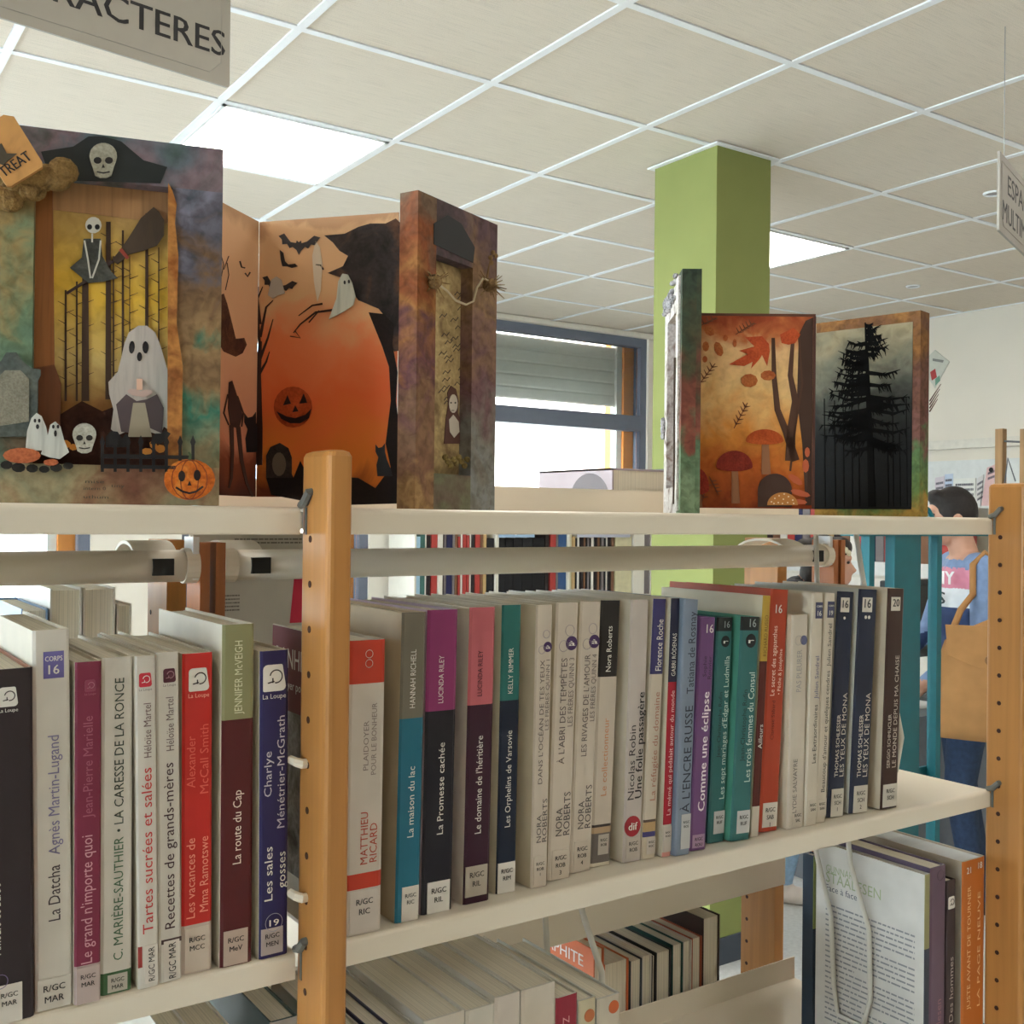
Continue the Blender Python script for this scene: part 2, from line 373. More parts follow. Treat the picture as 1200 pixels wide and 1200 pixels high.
# grey shelf clips that plug into the posts and grip the shelf corners; white pegs
clipm = mat((104, 104, 98), .5)
for (X, s) in ((X1, -1), (X2, -1), (X0+PT, 1), (X1+PT, 1)):
    for z in (Z1, Z2, Z3):
        mb = MB().tube([(X+s*.0022, .7235, z+.0012), (X+s*.0022, .7165, z+.0035), (X+s*.0022, .7095, z+.0105), (X-s*.003, .7088, z+.0115)], [.0028, .0034, .0032, .0026], 8)
        mb.box((X+s*.0002-.0005, .7165, z-TH), (X+s*.0002+.0005, .7195, z)); obj('shelf_clip', mb, clipm, bc)
pegm = mat((222, 210, 188), .4)
for py in (893, 1050):
    q = onX(359, py, X1); obj('peg', MB().tube([(X1+.003, q.y, q.z-.001), (X1-.003, q.y, q.z-.001), (X1-.0062, q.y+.003, q.z), (X1-.0080, q.y+.010, q.z+.001)], [.0034, .0036, .0034, .0030], 8), pegm, bc)

# ------------------------------------------------------------------ books
PAGE = mat((226, 218, 200), .85, 'wood', sc=(900, 3, 3))
JACKET = dict(coat=.5)
def bcol(c, rough=.42): return mat(c, rough, var=.06, ns=30, coat=.12, spec=.3)
def paint(book, w, h, spec):
    """lettering and stickers on a spine; spec entries in spine fractions (u across, v up)"""
    for e in spec:
        k = e[0]
        if k == 'txt':          # line of lettering reading upwards: text, v0, v1, u of baseline, cap size as share of width, colour[, bold]
            _, s, v0, v1, u, cap, c = e[:7]; mb = MB()
            letters(mb, s, (0, -.0006, 0), (0, 0, 1), (-1, 0, 0), v0*h, v1*h, -u*w, cap*w, 0, e[7] if len(e) > 7 else 0)
            obj('lettering', mb, mat(c, .5), book, local=True)
        elif k == 'lab':        # white shelf-mark sticker with horizontal lines
            _, v0, v1, u0, u1, lines = e[:6]
            st = obj('spine_sticker', MB().box((u0*w, -.0005, v0*h), (u1*w, .0004, v1*h)), mat(e[6] if len(e) > 6 else (214, 206, 196), .5), book, local=True)
            mb = MB(); H = (v1-v0)*h; W_ = (u1-u0)*w; cap = min(W_*.2, .0042)
            for i, s in enumerate(lines):
                y = v1*h - min(H*.2, .006) - cap - i*cap*1.75; ww = min(W_*.86, cap*gw(s)); c_ = (u0+u1)/2*w
                letters(mb, s, (0, -.0009, 0), (1, 0, 0), (0, 0, 1), c_-ww/2, c_+ww/2, y, cap, 0, .012)
            obj('lettering', mb, INK, st, local=True)
        elif k == 'vlab':       # sticker with lettering turned upwards
            _, v0, v1, u0, u1, s = e
            st = obj('spine_sticker', MB().box((u0*w, -.0005, v0*h), (u1*w, .0004, v1*h)), mat((214, 206, 196), .5), book, local=True)
            mb = MB(); letters(mb, s, (0, -.0009, 0), (0, 0, 1), (-1, 0, 0), (v0+.006)*h, (v1-.006)*h, -((u1-.25*(u1-u0)))*w, .45*(u1-u0)*w); obj('lettering', mb, INK, st, local=True)
        elif k == 'rect':       # printed block or badge: v0 v1 u0 u1 colour, then optional lines (text, v, cap, colour)
            _, v0, v1, u0, u1, c = e[:6]
            st = obj('printed_badge', MB().box((u0*w, -.0004, v0*h), (u1*w, .0004, v1*h)), mat(c, .45), book, local=True)
            for (s, v, cap, cc) in e[6:]:
                mb = MB(); cp = cap*w; ww = min((u1-u0)*w*.84, cp*gw(s)); c_ = (u0+u1)/2*w
                letters(mb, s, (0, -.0008, 0), (1, 0, 0), (0, 0, 1), c_-ww/2, c_+ww/2, v*h, cp, 0, .012); obj('lettering', mb, mat(cc, .5), st, local=True)
        elif k == 'dot':        # printed round mark: u, v, radius (share of width), colour, filled?
            _, u, v, r, c, fill = e[:6]; mb = MB(); R = r*w
            P = [(u*w+R*math.cos(a*math.pi/10), -.0005, v*h+R*math.sin(a*math.pi/10)) for a in range(20)]
            if fill: mb.prism(P, 0, Vector((0, .0008, 0)))
            else: mb.tube(P, .00022, 4, closed=True)
            st = obj('printed_mark', mb, mat(c, .5), book, local=True)
            if len(e) > 6:
                mb = MB(); letters(mb, e[6], (0, -.0009, 0), (1, 0, 0), (0, 0, 1), u*w-R*.55, u*w+R*.55, v*h-R*.35, R*.7, 0, .01); obj('lettering', mb, mat(e[7], .5), st, local=True)
        elif k == 'hline':      # horizontal lettering directly on the spine: text, v, u centre, cap, colour
            _, s, v, u, cap, c = e; mb = MB(); cp = cap*w; ww = cp*gw(s)
            letters(mb, s, (0, -.0007, 0), (1, 0, 0), (0, 0, 1), u*w-ww/2, u*w+ww/2, v*h, cp, 0, .006); obj('lettering', mb, mat(c, .5), book, local=True)
        elif k == 'loupe':      # magnifying-glass badge: v of bottom, size share of width, badge colour, drawing colour, caption colour
            _, v, s, u0, c, dcol, cap = e; S = s*w; z0 = v*h; x0 = u0*w; mb = MB(); r = S*.2
            P = []
            for (cx, cz, a0, rr) in ((x0+S-r, z0+S*1.12-.001, 0, .001), (x0+r, z0+S*1.12-r, 90, r), (x0+.001, z0+.001, 180, .001), (x0+S-r, z0+r, 270, r)):
                for q in range(4): a = math.radians(a0+30*q); P.append((cx+rr*math.cos(a), -.0005, cz+rr*math.sin(a)))
            mb.prism(P, 0, Vector((0, .0008, 0))); st = obj('publisher_badge', mb, mat(c, .45), book, local=True)
            mb = MB(); cx, cz, R = x0+S*.56, z0+S*.62, S*.27
            mb.tube([(cx+R*math.cos(math.radians(a)), -.0007, cz+R*math.sin(math.radians(a))) for a in range(-100, 171, 15)], .0003*S/.014+.0001, 5)
            mb.tube([(x0+S*.2, -.0007, z0+S*.36), (x0+S*.48, -.0007, z0+S*.42)], S*.03, 5); mb.tube([(x0+S*.42, -.0007, z0+S*.36), (x0+S*.42, -.0007, z0+S*.56)], S*.03, 5)
            obj('drawing', mb, mat(dcol, .5), st, local=True)
            mb = MB(); letters(mb, 'La Loupe', (0, -.0006, 0), (1, 0, 0), (0, 0, 1), x0-.02*S, x0+S*1.0, z0-S*.3, S*.2); obj('lettering', mb, mat(cap, .5), book, local=True)
def make_book(x, y, z, w, h, d, tilt, bands, side, label, spec=(), group=None, name='book', right=None, page=None):
    """x, y, z: foot of the spine's right (tilt>=0) or left (tilt<0) edge; bands: [(v0, v1, colour)] up the spine"""
    root = thing(name, label, 'book', (0, 0, 0), group)
    bands = sorted(bands); mats = [bcol(side)] + [bcol(b[2]) for b in bands] + [bcol(right or side)]
    mb = MB(); e = min(.0012, w*.07); us = [0, .09, .5, .91, 1]; ys = [e, 0, -.00015, 0, e]
    for i, (v0, v1, c) in enumerate(bands):
        vs = [(u*w, yy, v*h) for v in (v0, v1) for u, yy in zip(us, ys)]
        mb.quadmesh(vs, [(k, k+1, 6+k, 5+k) for k in range(4)], i+1)
    vs = [(u*w, yy, zz) for zz in (0, h) for u, yy in zip(us, ys)] + [(0, .0022, 0), (w, .0022, 0), (0, .0022, h), (w, .0022, h)]
    mb.quadmesh(vs, [(4, 3, 2, 1, 0, 10, 11), (5, 6, 7, 8, 9, 13, 12)], 0)
    bt = min(.0014, w*.09)
    mb.box((0, e, 0), (bt, d, h), 0); mb.box((w-bt, e, 0), (w, d, h), len(mats)-1)
    obj('cover', mb, mats, root, local=True)
    obj('pages', MB().box((bt, .0022, .0016), (w-bt, d-.003, h-.0022)), page or PAGE, root, local=True)
    paint(root, w, h, spec)
    if tilt >= 0: c = Vector((x, y, z)); root.matrix_world = Matrix.Translation(c) @ Matrix.Rotation(tilt, 4, 'Y') @ Matrix.Translation((-w, 0, 0))
    else: root.matrix_world = Matrix.Translation(Vector((x, y, z))) @ Matrix.Rotation(tilt, 4, 'Y')
    return root
_last = {}
def shelf_book(bl, br, tl, side, bands, label, spec, Z=Z2, row='R', d=.148, **k):
    """bl: px of spine's lower left corner; br, tl: pixels of its lower right and upper left corners.
    bands and spec are given as pixel rows and turned into shares of the spine's height"""
    b = onZ(*br, Z); l = onY(bl, br[1], b.y); t = onY(*tl, b.y)
    tilt = math.atan2(t.x-l.x, t.z-Z); h = (t.z-Z)/math.cos(tilt); w = (b.x-l.x)/math.cos(tilt)
    tilt = max(min(tilt, math.radians(4)), math.radians(-1.3))
    xl, xr = l.x, b.x
    if row in _last:      # keep neighbours from cutting into each other, at the foot and at the head
        pxr, ptan, ph = _last[row]; hh = min(ph, h)
        gap = min(xl-pxr, xl+math.tan(tilt)*hh-(pxr+ptan*hh))-.0003
        if gap < 0:
            cut = min(-gap, w*.12); w -= cut; sh = -gap
            xl += sh; xr = xl+w*math.cos(tilt)
    _last[row] = (xr, math.tan(tilt), h)
    yb, yt = br[1], tl[1]
    def V(py): return max(0, min(1, (yb-py)/(yb-yt)))
    bands2 = [(V(p0), V(p1), c) for p0, p1, c in bands]
    s2 = []
    for e in spec:
        e = list(e)
        if e[0] in ('txt',): e[2], e[3] = V(e[2]), V(e[3])
        elif e[0] in ('lab', 'vlab', 'rect'):
            e[1], e[2] = V(e[1]), V(e[2])
            if e[0] == 'rect': e[6:] = [(a, V(v), cap, c) for a, v, cap, c in e[6:]]
        elif e[0] == 'dot': e[2] = V(e[2])
        elif e[0] == 'hline': e[2] = V(e[2])
        elif e[0] == 'loupe': e[1] = V(e[1])
        s2.append(tuple(e))
    x = xr if tilt >= 0 else xl
    return make_book(x, b.y, Z+.0003, w, h, d, tilt, bands2, side, label, s2, **k)
CR = (216, 206, 186); WB = (208, 202, 192); LB = (212, 206, 198)
R = ['R/GC']
BOT, TOP = 1300, 500    # band limits beyond both ends of a spine
Wt = (226, 222, 214); Bk = (38, 36, 38)
# --- left bay
shelf_book(-4, (40, 1192), (-6, 786), (60, 40, 30), [(BOT, TOP, (44, 34, 38))], 'near-black book with a white badge and pale shelf-mark, beside a white-spined book',
  [('lab', 1196, 1148, .0, .68, ['R/GC', 'MAR']), ('loupe', 829, .5, .1, Wt, (70, 60, 60), Wt), ('txt', 'Amours de Barbe', 1112, 1030, .12, .3, Wt), ('dot', .1, 1143, .2, (120, 100, 140), False)], row='L', right=(150, 84, 50))
shelf_book(42, (85, 1177), (38, 740), CR, [(BOT, TOP, WB)], 'tall white book with a violet 16 badge and dark spine title', [
  ('txt', 'La Datcha', 1076, 1012, .68, .32, (60, 50, 56)), ('txt', 'Agnès Martin-Lugand', 1000, 862, .68, .30, (120, 114, 150)),
  ('rect', 796, 765, .28, .84, (104, 96, 158), ('CORPS', 776, .14, Wt), ('16', 791, .26, Wt)), ('lab', 1180, 1142, .05, .95, ['R/GC', 'MAR'], WB)], row='L')
shelf_book(87, (118, 1172), (88, 777), CR, [(BOT, 1128, (176, 156, 152)), (1128, TOP, (122, 40, 66))], 'maroon-spined book between two white ones, title in pale pink', [
  ('txt', "Le grand n'importe quoi", 1126, 978, .66, .42, (206, 150, 160)), ('txt', 'Jean-Pierre Marielle', 958, 840, .66, .36, (158, 86, 106)), ('loupe', 812, .42, .36, (134, 56, 80), (170, 110, 124), (160, 90, 110)),
  ('lab', 1172, 1130, .08, .94, ['R/GC', 'MAR'], (184, 166, 160))], row='L')
shelf_book(118, (154, 1160), (120, 772), CR, [(BOT, 1135, (64, 100, 62)), (1135, TOP, WB)], 'white book with a long dark green title and green foot', [
  ('txt', 'C. MARIÈRE-SAUTHIER', 1122, 980, .70, .30, (70, 104, 76)), ('txt', '• LA CARESSE DE LA RONCE', 974, 796, .70, .30, (52, 66, 56)), ('lab', 1158, 1138, .22, .86, ['R/GC', 'MAR'], (190, 184, 172))], row='L')
shelf_book(162, (186, 1155), (158, 770), CR, [(BOT, TOP, WB)], 'slim white book with red title and a red badge', [
  ('txt', 'Tartes sucrées et salées', 1092, 900, .74, .50, (196, 60, 56)), ('txt', 'Héloïse Martel', 888, 825, .74, .36, (110, 84, 84)), ('loupe', 806, .62, .18, (198, 44, 60), Wt, (110, 100, 100)),
  ('vlab', 1150, 1106, .3, .95, 'R/GC MAR'), ('rect', 1130, 1106, .0, .2, (150, 50, 46))], row='L')
shelf_book(187, (213, 1147), (183, 766), CR, [(BOT, TOP, WB)], 'slim white book with dark brown title and a brown badge', [
  ('txt', 'Recettes de grands-mères', 1086, 894, .70, .44, (66, 40, 44)), ('txt', 'Héloïse Martel', 880, 818, .74, .34, (110, 92, 92)), ('loupe', 801, .56, .3, (84, 34, 50), (170, 130, 140), (110, 100, 100)),
  ('vlab', 1146, 1100, .2, .9, 'R/GC MAR'), ('rect', 1103, 1098, .1, 1, (80, 60, 60))], row='L')
shelf_book(213, (248, 1136), (214, 767), CR, [(BOT, 1080, (196, 180, 168)), (1080, TOP, (196, 42, 36))], 'bright red book with a white magnifier badge', [
  ('txt', 'Les vacances de', 1072, 980, .42, .28, (240, 150, 130)), ('txt', 'Mma Ramotswe', 1067, 980, .86, .28, (240, 150, 130)), ('txt', 'Alexander', 922, 862, .42, .28, (226, 100, 86)), ('txt', 'McCall Smith', 930, 850, .86, .28, (226, 100, 86)),
  ('loupe', 811, .68, .2, Wt, (60, 50, 50), (240, 170, 150)), ('lab', 1134, 1084, .1, .9, ['R/GC', 'MCC'], (202, 188, 174))], row='L')
shelf_book(258, (295, 1127), (261, 733), CR, [(BOT, 843, (82, 22, 26)), (843, TOP, (140, 138, 100))], 'tall dark red book with an olive upper spine', [
  ('txt', 'JENNIFER McVEIGH', 837, 752, .62, .24, (216, 214, 180)), ('txt', 'La route du Cap', 1010, 925, .62, .26, (232, 214, 200)), ('lab', 1126, 1086, .1, .86, ['R/GC', 'MeV'], (184, 164, 150))], row='L')
shelf_book(304, (337, 1118), (305, 764), CR, [(BOT, TOP, (42, 36, 84))], 'navy book with a white magnifier badge, last before the post', [
  ('txt', 'Les sales', 1052, 990, .44, .28, Wt), ('txt', 'gosses', 1040, 998, .90, .28, Wt), ('txt', 'Charlye', 932, 880, .40, .26, (196, 190, 200)), ('txt', 'Ménétrier-McGrath', 970, 840, .86, .26, (196, 190, 200)),
  ('loupe', 811, .8, .1, Wt, (60, 50, 50), Wt), ('dot', .5, 1078, .3, (150, 146, 160), False, '19', Wt), ('lab', 1114, 1084, .06, .82, ['R/GC', 'MEN'], (176, 164, 160))], row='L')
# --- right bay
OR = (190, 58, 36)
r1 = shelf_book(404, (446, 1090), (410, 752), (206, 196, 180), [(BOT, 1038, (200, 188, 176)), (1038, 1020, OR), (1020, 802, (200, 190, 178)), (802, TOP, OR)], 'short white book with red bands and a looped knot mark, next to the beech post', [
  ('txt', 'MATTHIEU', 1010, 950, .58, .20, (176, 70, 50)), ('txt', 'RICARD', 1009, 964, .84, .20, (176, 70, 50)), ('txt', 'PLAIDOYER', 902, 845, .56, .14, (130, 116, 112)), ('txt', 'POUR LE BONHEUR', 908, 825, .78, .14, (130, 116, 112)),
  ('dot', .54, 779, .1, Wt, False), ('dot', .54, 768, .1, Wt, False), ('lab', 1088, 1040, .12, .92, ['R/GC', 'RIC'], (202, 192, 182))])
pr = obj('cover_print', MB().box((-.0006, .004, .15), (.0002, .147, .2175)), mat((104, 36, 44), .5), r1, local=True)
mb = MB(); letters(mb, 'BONHEUR', (-.0008, .146, 0), (0, -1, 0), (0, 0, 1), .008, .09, .185, .016, 0, .01); letters(mb, 'plaidoyer pour le', (-.0008, .146, 0), (0, -1, 0), (0, 0, 1), .008, .08, .168, .007); obj('lettering', mb, mat(Wt, .5), pr, local=True)
obj('cover_picture', MB().box((-.0005, .004, .02), (.0002, .147, .15)), mat(((110, 104, 100), (160, 158, 156), (84, 80, 78)), .5, 'grunge', s=30), r1, local=True)
shelf_book(463, (491, 1077), (471.7, 719), (196, 176, 146), [(BOT, 842, (28, 104, 128)), (842, TOP, (112, 106, 92))], 'book with a grey upper spine and a turquoise lower spine', [
  ('txt', 'HANNAH RICHELL', 830, 762, .60, .22, Wt), ('txt', 'La maison du lac', 980, 898, .66, .26, Wt), ('lab', 1078, 1037, .25, .95, ['R/GC', 'RIC'])])
shelf_book(493.5, (529, 1066), (501.7, 716), (192, 172, 190), [(BOT, 833, (18, 16, 30)), (833, TOP, (136, 46, 100))], 'book with a magenta upper spine and a black lower spine', [
  ('txt', 'LUCINDA RILEY', 824, 769, .55, .16, Wt), ('txt', 'La Promesse cachée', 976, 870, .64, .20, Wt), ('lab', 1074, 1030, .18, .92, ['R/GC', 'RIL'], (222, 218, 212))])
shelf_book(543, (573, 1055), (551, 713), CR, [(BOT, 826, (52, 16, 38)), (826, TOP, (188, 98, 106))], 'book with a dusty pink upper spine and a dark plum lower spine', [
  ('txt', 'LUCINDA RILEY', 816, 763, .52, .18, (60, 20, 40)), ('txt', "Le domaine de l'héritière", 975, 862, .60, .24, Wt), ('lab', 1047, 1012, .06, .9, ['R/GC', 'RIL'], (176, 166, 152))])
shelf_book(581.5, (604, 1044), (589, 710), CR, [(BOT, 821, (16, 28, 50)), (821, TOP, (36, 108, 104))], 'book with a teal upper spine and a dark navy lower spine', [
  ('txt', 'KELLY RIMMER', 813, 760, .60, .24, Wt), ('txt', 'Les Orphelins de Varsovie', 968, 856, .62, .28, Wt), ('lab', 1046, 1009, .06, .95, ['R/GC', 'RIM'], (222, 218, 212))])
def quinn(n, bl, br, tl, title, t0, t1, s0, s1, base, off, lab, words):
    shelf_book(bl, br, tl, (222, 210, 186), [(BOT, TOP, (204, 192, 178))], words, [
      ('txt', title, t0, t1, .54, .26, (96, 84, 84)), ('txt', 'LES FRÈRES QUINN %s' % n, s0, s1, .86, .22, (110, 98, 98)), ('txt', 'NORA', base, base-32, .54, .28, (80, 72, 74)), ('txt', 'ROBERTS', base, base-50, .88, .28, (80, 72, 74)),
      ('dot', .36, off+8, .2, (150, 140, 150), False), ('dot', .62, off-10, .2, (150, 140, 150), False), ('dot', .72, off+5, .26, (70, 44, 96), True, 'à', Wt), ('lab', lab, lab-34, .15, .9, ['R/GC', 'ROB', n], (204, 192, 178))])
quinn('1', 622, (641, 1038), (629, 710), "DANS L'OCÉAN DE TES YEUX", 918, 774, 856, 774, 986, 754, 1036, 'white book with a violet dot, beside the teal and navy book')
quinn('3', 642, (668, 1028), (652.5, 708), "À L'ABRI DES TEMPÊTES", 895, 772, 852, 772, 978, 750, 1028, 'white book with a violet dot, between two with the same dot')
quinn('4', 668, (692, 1020), (681, 706.5), "LES RIVAGES DE L'AMOUR", 886, 768, 846, 768, 970, 748, 1018, 'white book with a violet dot, beside the black-topped book')
shelf_book(692.5, (715, 1013), (705, 705), CR, [(1009, 975, (110, 102, 98)), (975, 968, (176, 150, 120)), (968, 965, (70, 62, 60)), (BOT, 1009, CR), (965, 794, (198, 186, 172)), (794, TOP, (34, 30, 30))], 'white book with a black top carrying a white name', [
  ('txt', 'Nora Roberts', 788, 735, .6, .26, Wt), ('txt', 'Le collectionneur', 932, 842, .62, .28, (200, 136, 96)), ('lab', 1000, 977, .32, .86, ['R/GC', 'ROB'], (190, 182, 172))])
shelf_book(730, (751, 1008), (740, 704), (224, 214, 196), [(BOT, TOP, (192, 182, 176))], 'pale grey book with a bold black title and a round red stamp', [
  ('txt', 'Nicolas Robin', 936, 850, .46, .34, (52, 46, 50)), ('txt', 'Une folie passagère', 935, 812, .88, .36, (26, 24, 26), .014), ('dot', .46, 967, .44, (156, 34, 46), True, 'dif', Wt), ('lab', 1004, 980, .15, .9, ['R/GC', 'ROB'], (192, 182, 172))])
shelf_book(752, (767.5, 1005), (766, 703), CR, [(BOT, 980, (200, 186, 164)), (980, 974, (70, 66, 120)), (974, 963, (180, 150, 106)), (963, 960, (90, 74, 64)), (960, 791, (196, 184, 168)), (791, TOP, (60, 56, 104))], 'slim beige book with an indigo top', [
  ('txt', 'Florence Roche', 787, 727, .78, .46, Wt), ('txt', 'La réfugiée du domaine', 938, 812, .76, .4, (164, 112, 96)), ('lab', 1000, 981, .3, .96, ['R/GC', 'ROC'], (200, 190, 180))])
shelf_book(776, (786, 1003), (787, 702), CR, [(BOT, 998, (214, 150, 140)), (998, 966, (200, 192, 178)), (966, 800, (166, 34, 50)), (800, TOP, (36, 38, 62))], 'very slim book, red with a navy top', [
  ('txt', 'GABRI RÓDENAS', 793, 743, .72, .46, Wt), ('txt', 'La mémé qui pédalait autour du monde', 955, 810, .72, .44, (240, 200, 196)), ('lab', 997, 968, .08, .96, ['R/GC', 'ROD'], (200, 190, 180))])
shelf_book(788, (807.5, 1001), (799, 704), (132, 148, 168), [(BOT, TOP, (128, 140, 158))], 'blue-grey book with a large dark serif-like title', [
  ('txt', "À L'ENCRE RUSSE", 952, 828, .82, .5, (40, 46, 62)), ('txt', 'Tatiana de Rosnay', 814, 718, .82, .46, (50, 56, 72)), ('lab', 994, 954, .34, .96, ['R/GC', 'ROS'], (186, 186, 186))])
shelf_book(809, (827, 995), (821, 725), (150, 104, 168), [(BOT, TOP, (112, 76, 124))], 'short purple book with a bold white title', [
  ('txt', 'Comme une éclipse', 950, 812, .76, .42, (236, 226, 232), .016), ('txt', 'Sophie', 794, 770, .5, .22, (60, 30, 60)), ('txt', 'Rouvier', 797, 770, .82, .22, (60, 30, 60)), ('hline', '16', 743, .62, .4, Wt), ('lab', 992, 977, .1, .86, ['R/GC', 'ROU'], (170, 140, 170))])
def rufin(bl, br, tl, title, a, t0, t1, a0, a1, words, side):
    shelf_book(bl, br, tl, side, [(BOT, 741, (52, 108, 108)), (741, TOP, (34, 40, 42))], words, [
      ('txt', title, t0, t1, .84, .3, (206, 224, 216)), ('txt', a, a0, a1, .48, .22, (26, 52, 56)), ('hline', '16', 737, .6, .3, (150, 160, 160)), ('dot', .55, 753, .26, (24, 30, 34), True, 'ﾉ' if False else 'r', Wt), ('lab', 976, 950, .28, .95, ['R/GC', 'RUF'], (196, 196, 196))])
rufin(830, (848.5, 986), (841, 725), "Les sept mariages d'Edgar et Ludmilla", 'Jean-Christophe Rufin', 936, 770, 888, 812, 'short teal book with a black head, beside the purple book', (52, 108, 108))
rufin(850, (875.5, 984), (863, 725), 'Les trois femmes du Consul', 'Jean-Christophe Rufin', 917, 790, 893, 810, 'short teal book with a black head and a light green edge', (84, 152, 132))
shelf_book(880, (889, 980), (894.6, 699), (208, 196, 170), [(BOT, 945, (206, 198, 184)), (945, 776, (86, 34, 30)), (776, TOP, (186, 152, 62))], 'slim dark red book with a mustard top', [
  ('txt', 'RICHARD RUSSO', 770, 722, .74, .42, (110, 80, 30)), ('txt', 'Ailleurs', 878, 850, .76, .5, Wt)])
shelf_book(890, (911, 973), (904, 692.5), (176, 74, 46), [(BOT, TOP, (172, 66, 42))], 'tall rust-orange book with a 16 at its head', [
  ('txt', 'Le secret des agapanthes', 816, 735, .42, .24, (246, 216, 200)), ('txt', '• Pêche & Joséphine', 815, 762, .76, .18, (246, 216, 200)), ('txt', 'Clarisse Sabard', 867, 822, .5, .18, (90, 20, 14)), ('hline', '16', 720, .45, .32, Wt), ('lab', 968, 940, .12, .92, ['R/GC', 'SAB', '1'])])
shelf_book(914, (936, 970), (920, 722.5), (222, 210, 184), [(BOT, TOP, (202, 192, 178))], 'short white book with faint grey title and a small blue dot', [
  ('txt', 'PAS PLEURER', 812, 763, .62, .3, (150, 148, 148)), ('txt', 'LYDIE SALVAYRE', 952, 890, .5, .24, (110, 104, 104)), ('dot', .4, 752, .2, (170, 164, 164), False), ('dot', .74, 752, .2, (92, 96, 130), True), ('lab', 968, 950, .3, .9, ['R/GC', 'SAL'], (202, 192, 178))])
shelf_book(938, (953, 967), (947, 696), CR, [(BOT, TOP, (204, 194, 178))], 'tall cream book with a slate 16 badge, beside a short white one', [
  ('txt', 'Les Extraordinaires', 895, 827, .72, .34, (40, 36, 38)), ('txt', 'Julien Sandrel', 820, 770, .72, .32, (96, 96, 130)), ('rect', 726, 707, .3, .92, (74, 76, 106), ('CORPS', 713, .12, Wt), ('16', 723, .3, Wt)), ('lab', 958, 938, .2, .98, ['R/GC', 'SAN'], (204, 194, 178))])
shelf_book(954, (967.5, 963), (966, 696), CR, [(BOT, TOP, (204, 194, 178))], 'tall cream book with a slate 19 badge, beside a navy one', [
  ('txt', "Beaucoup d'amour et quelques cendres", 928, 787, .72, .36, (40, 36, 38)), ('txt', 'Julien Sandrel', 782, 732, .72, .34, (60, 58, 64)), ('rect', 725, 706, .25, .9, (74, 76, 106), ('CORPS', 712, .12, Wt), ('19', 722, .3, Wt)), ('lab', 956, 936, .1, .95, ['R/GC', 'SAN'], (204, 194, 178))])
def mona(bl, br, tl, star, words, lab):
    dx = [('dot', .46, 726, .06, Wt, True)] if star == 1 else [('dot', .4, 725, .06, Wt, True), ('dot', .58, 725, .06, Wt, True)]
    shelf_book(bl, br, tl, (188, 184, 172), [(BOT, TOP, (32, 40, 62))], words, [
      ('rect', 719, 702, .2, .72, (222, 216, 204), ('16', 714, .3, (30, 30, 34))), ('txt', 'THOMAS SCHLESSER', 910, 838, .5, .2, (214, 206, 196), .012), ('txt', 'LES YEUX DE MONA', 910, 813, .84, .24, (214, 206, 196)), ('lab', lab, lab-32, .2, .92, ['R/GC', 'SCH', str(star)], (206, 200, 188))]+dx)
mona(969, (988.5, 956), (982, 695), 1, 'dark navy book with a white 16 square and one star dot', 956)
mona(995, (1017, 951), (1007, 692.5), 2, 'dark navy book with a white 16 square and two star dots', 952)
shelf_book(1032, (1051.5, 946), (1041, 691), (206, 190, 166), [(BOT, TOP, (62, 42, 38))], 'dark brown book with a white 20 square, last in the row', [
  ('rect', 717, 701, .2, .74, (222, 216, 204), ('20', 712, .28, (30, 30, 34))), ('txt', 'SERGIO SCHMUCLER', 899, 837, .42, .18, (206, 194, 180), .012), ('txt', 'LE MONDE DEPUIS MA CHAISE', 899, 769, .78, .22, (206, 194, 180)), ('lab', 944, 918, .1, .94, ['R/GC', 'SCH'], (206, 200, 188))])
# ------------------------------------------------------------------ books on the lower shelf, near side
def low_book(pl, pr, py, side, bands, label, spec=(), y0=.738, Z=Z3, tilt=0, h=None, d=.15, **k):
    a = onY(pl, py, y0); b = onY(pr, py, y0); hh = h or (a.z+b.z)/2-Z
    return make_book(b.x, y0, Z+.0003, b.x-a.x-.0004, hh, d, tilt, bands, side, label, spec, **k)
WS = (214, 210, 200)
GL = 'white books standing on the lower shelf'
for pl, pr, py, dd, sd in ((412, 446, 1228, .16, WS), (447, 470, 1216, .15, (52, 54, 84)), (472, 497, 1212, .16, WS)):
    low_book(pl, pr, py, sd, [(0, 1, (206, 200, 190) if sd is WS else (52, 54, 84))], ('white thick book on the lower shelf between the beech post and the navy book' if pl < 440 else 'white slim book on the lower shelf just past the navy book') if sd is WS else 'navy book on the lower shelf close to the beech post', d=dd)
low_book(497, 545, 1191, WS, [(0, 1, (208, 200, 186))], 'thickest white book on the lower shelf, beside the navy one', d=.155)
low_book(546, 580, 1181, WS, [(0, 1, (206, 200, 188))], 'white book with a bluish top on the lower shelf', d=.158)
low_book(580, 610, 1166, WS, [(0, 1, (208, 198, 188))], 'white book on the lower shelf, slightly pushed in', d=.15)
low_book(611, 651, 1156, WS, [(0, 1, (206, 196, 182))], 'white thick book on the lower shelf beside the crimson one', d=.155)
low_book(651.5, 677, 1167, WS, [(0, 1, (148, 40, 58))], 'short crimson book among white ones on the lower shelf', [('txt', 'CROZ', .8, .92, .6, .3, (220, 160, 160))], d=.15)
low_book(678.5, 698.5, 1171, (206, 206, 196), [(0, 1, (200, 190, 160))], 'cream book with an orange oval on its spine', [('dot', .6, .93, .3, (186, 106, 60), True)], d=.155)
low_book(700, 727, 1168, (206, 206, 200), [(0, 1, (196, 186, 168))], 'cream book with an orange mark at the end of the lower row', [('dot', .7, .95, .22, (196, 96, 50), True)], d=.15, tilt=math.radians(0))
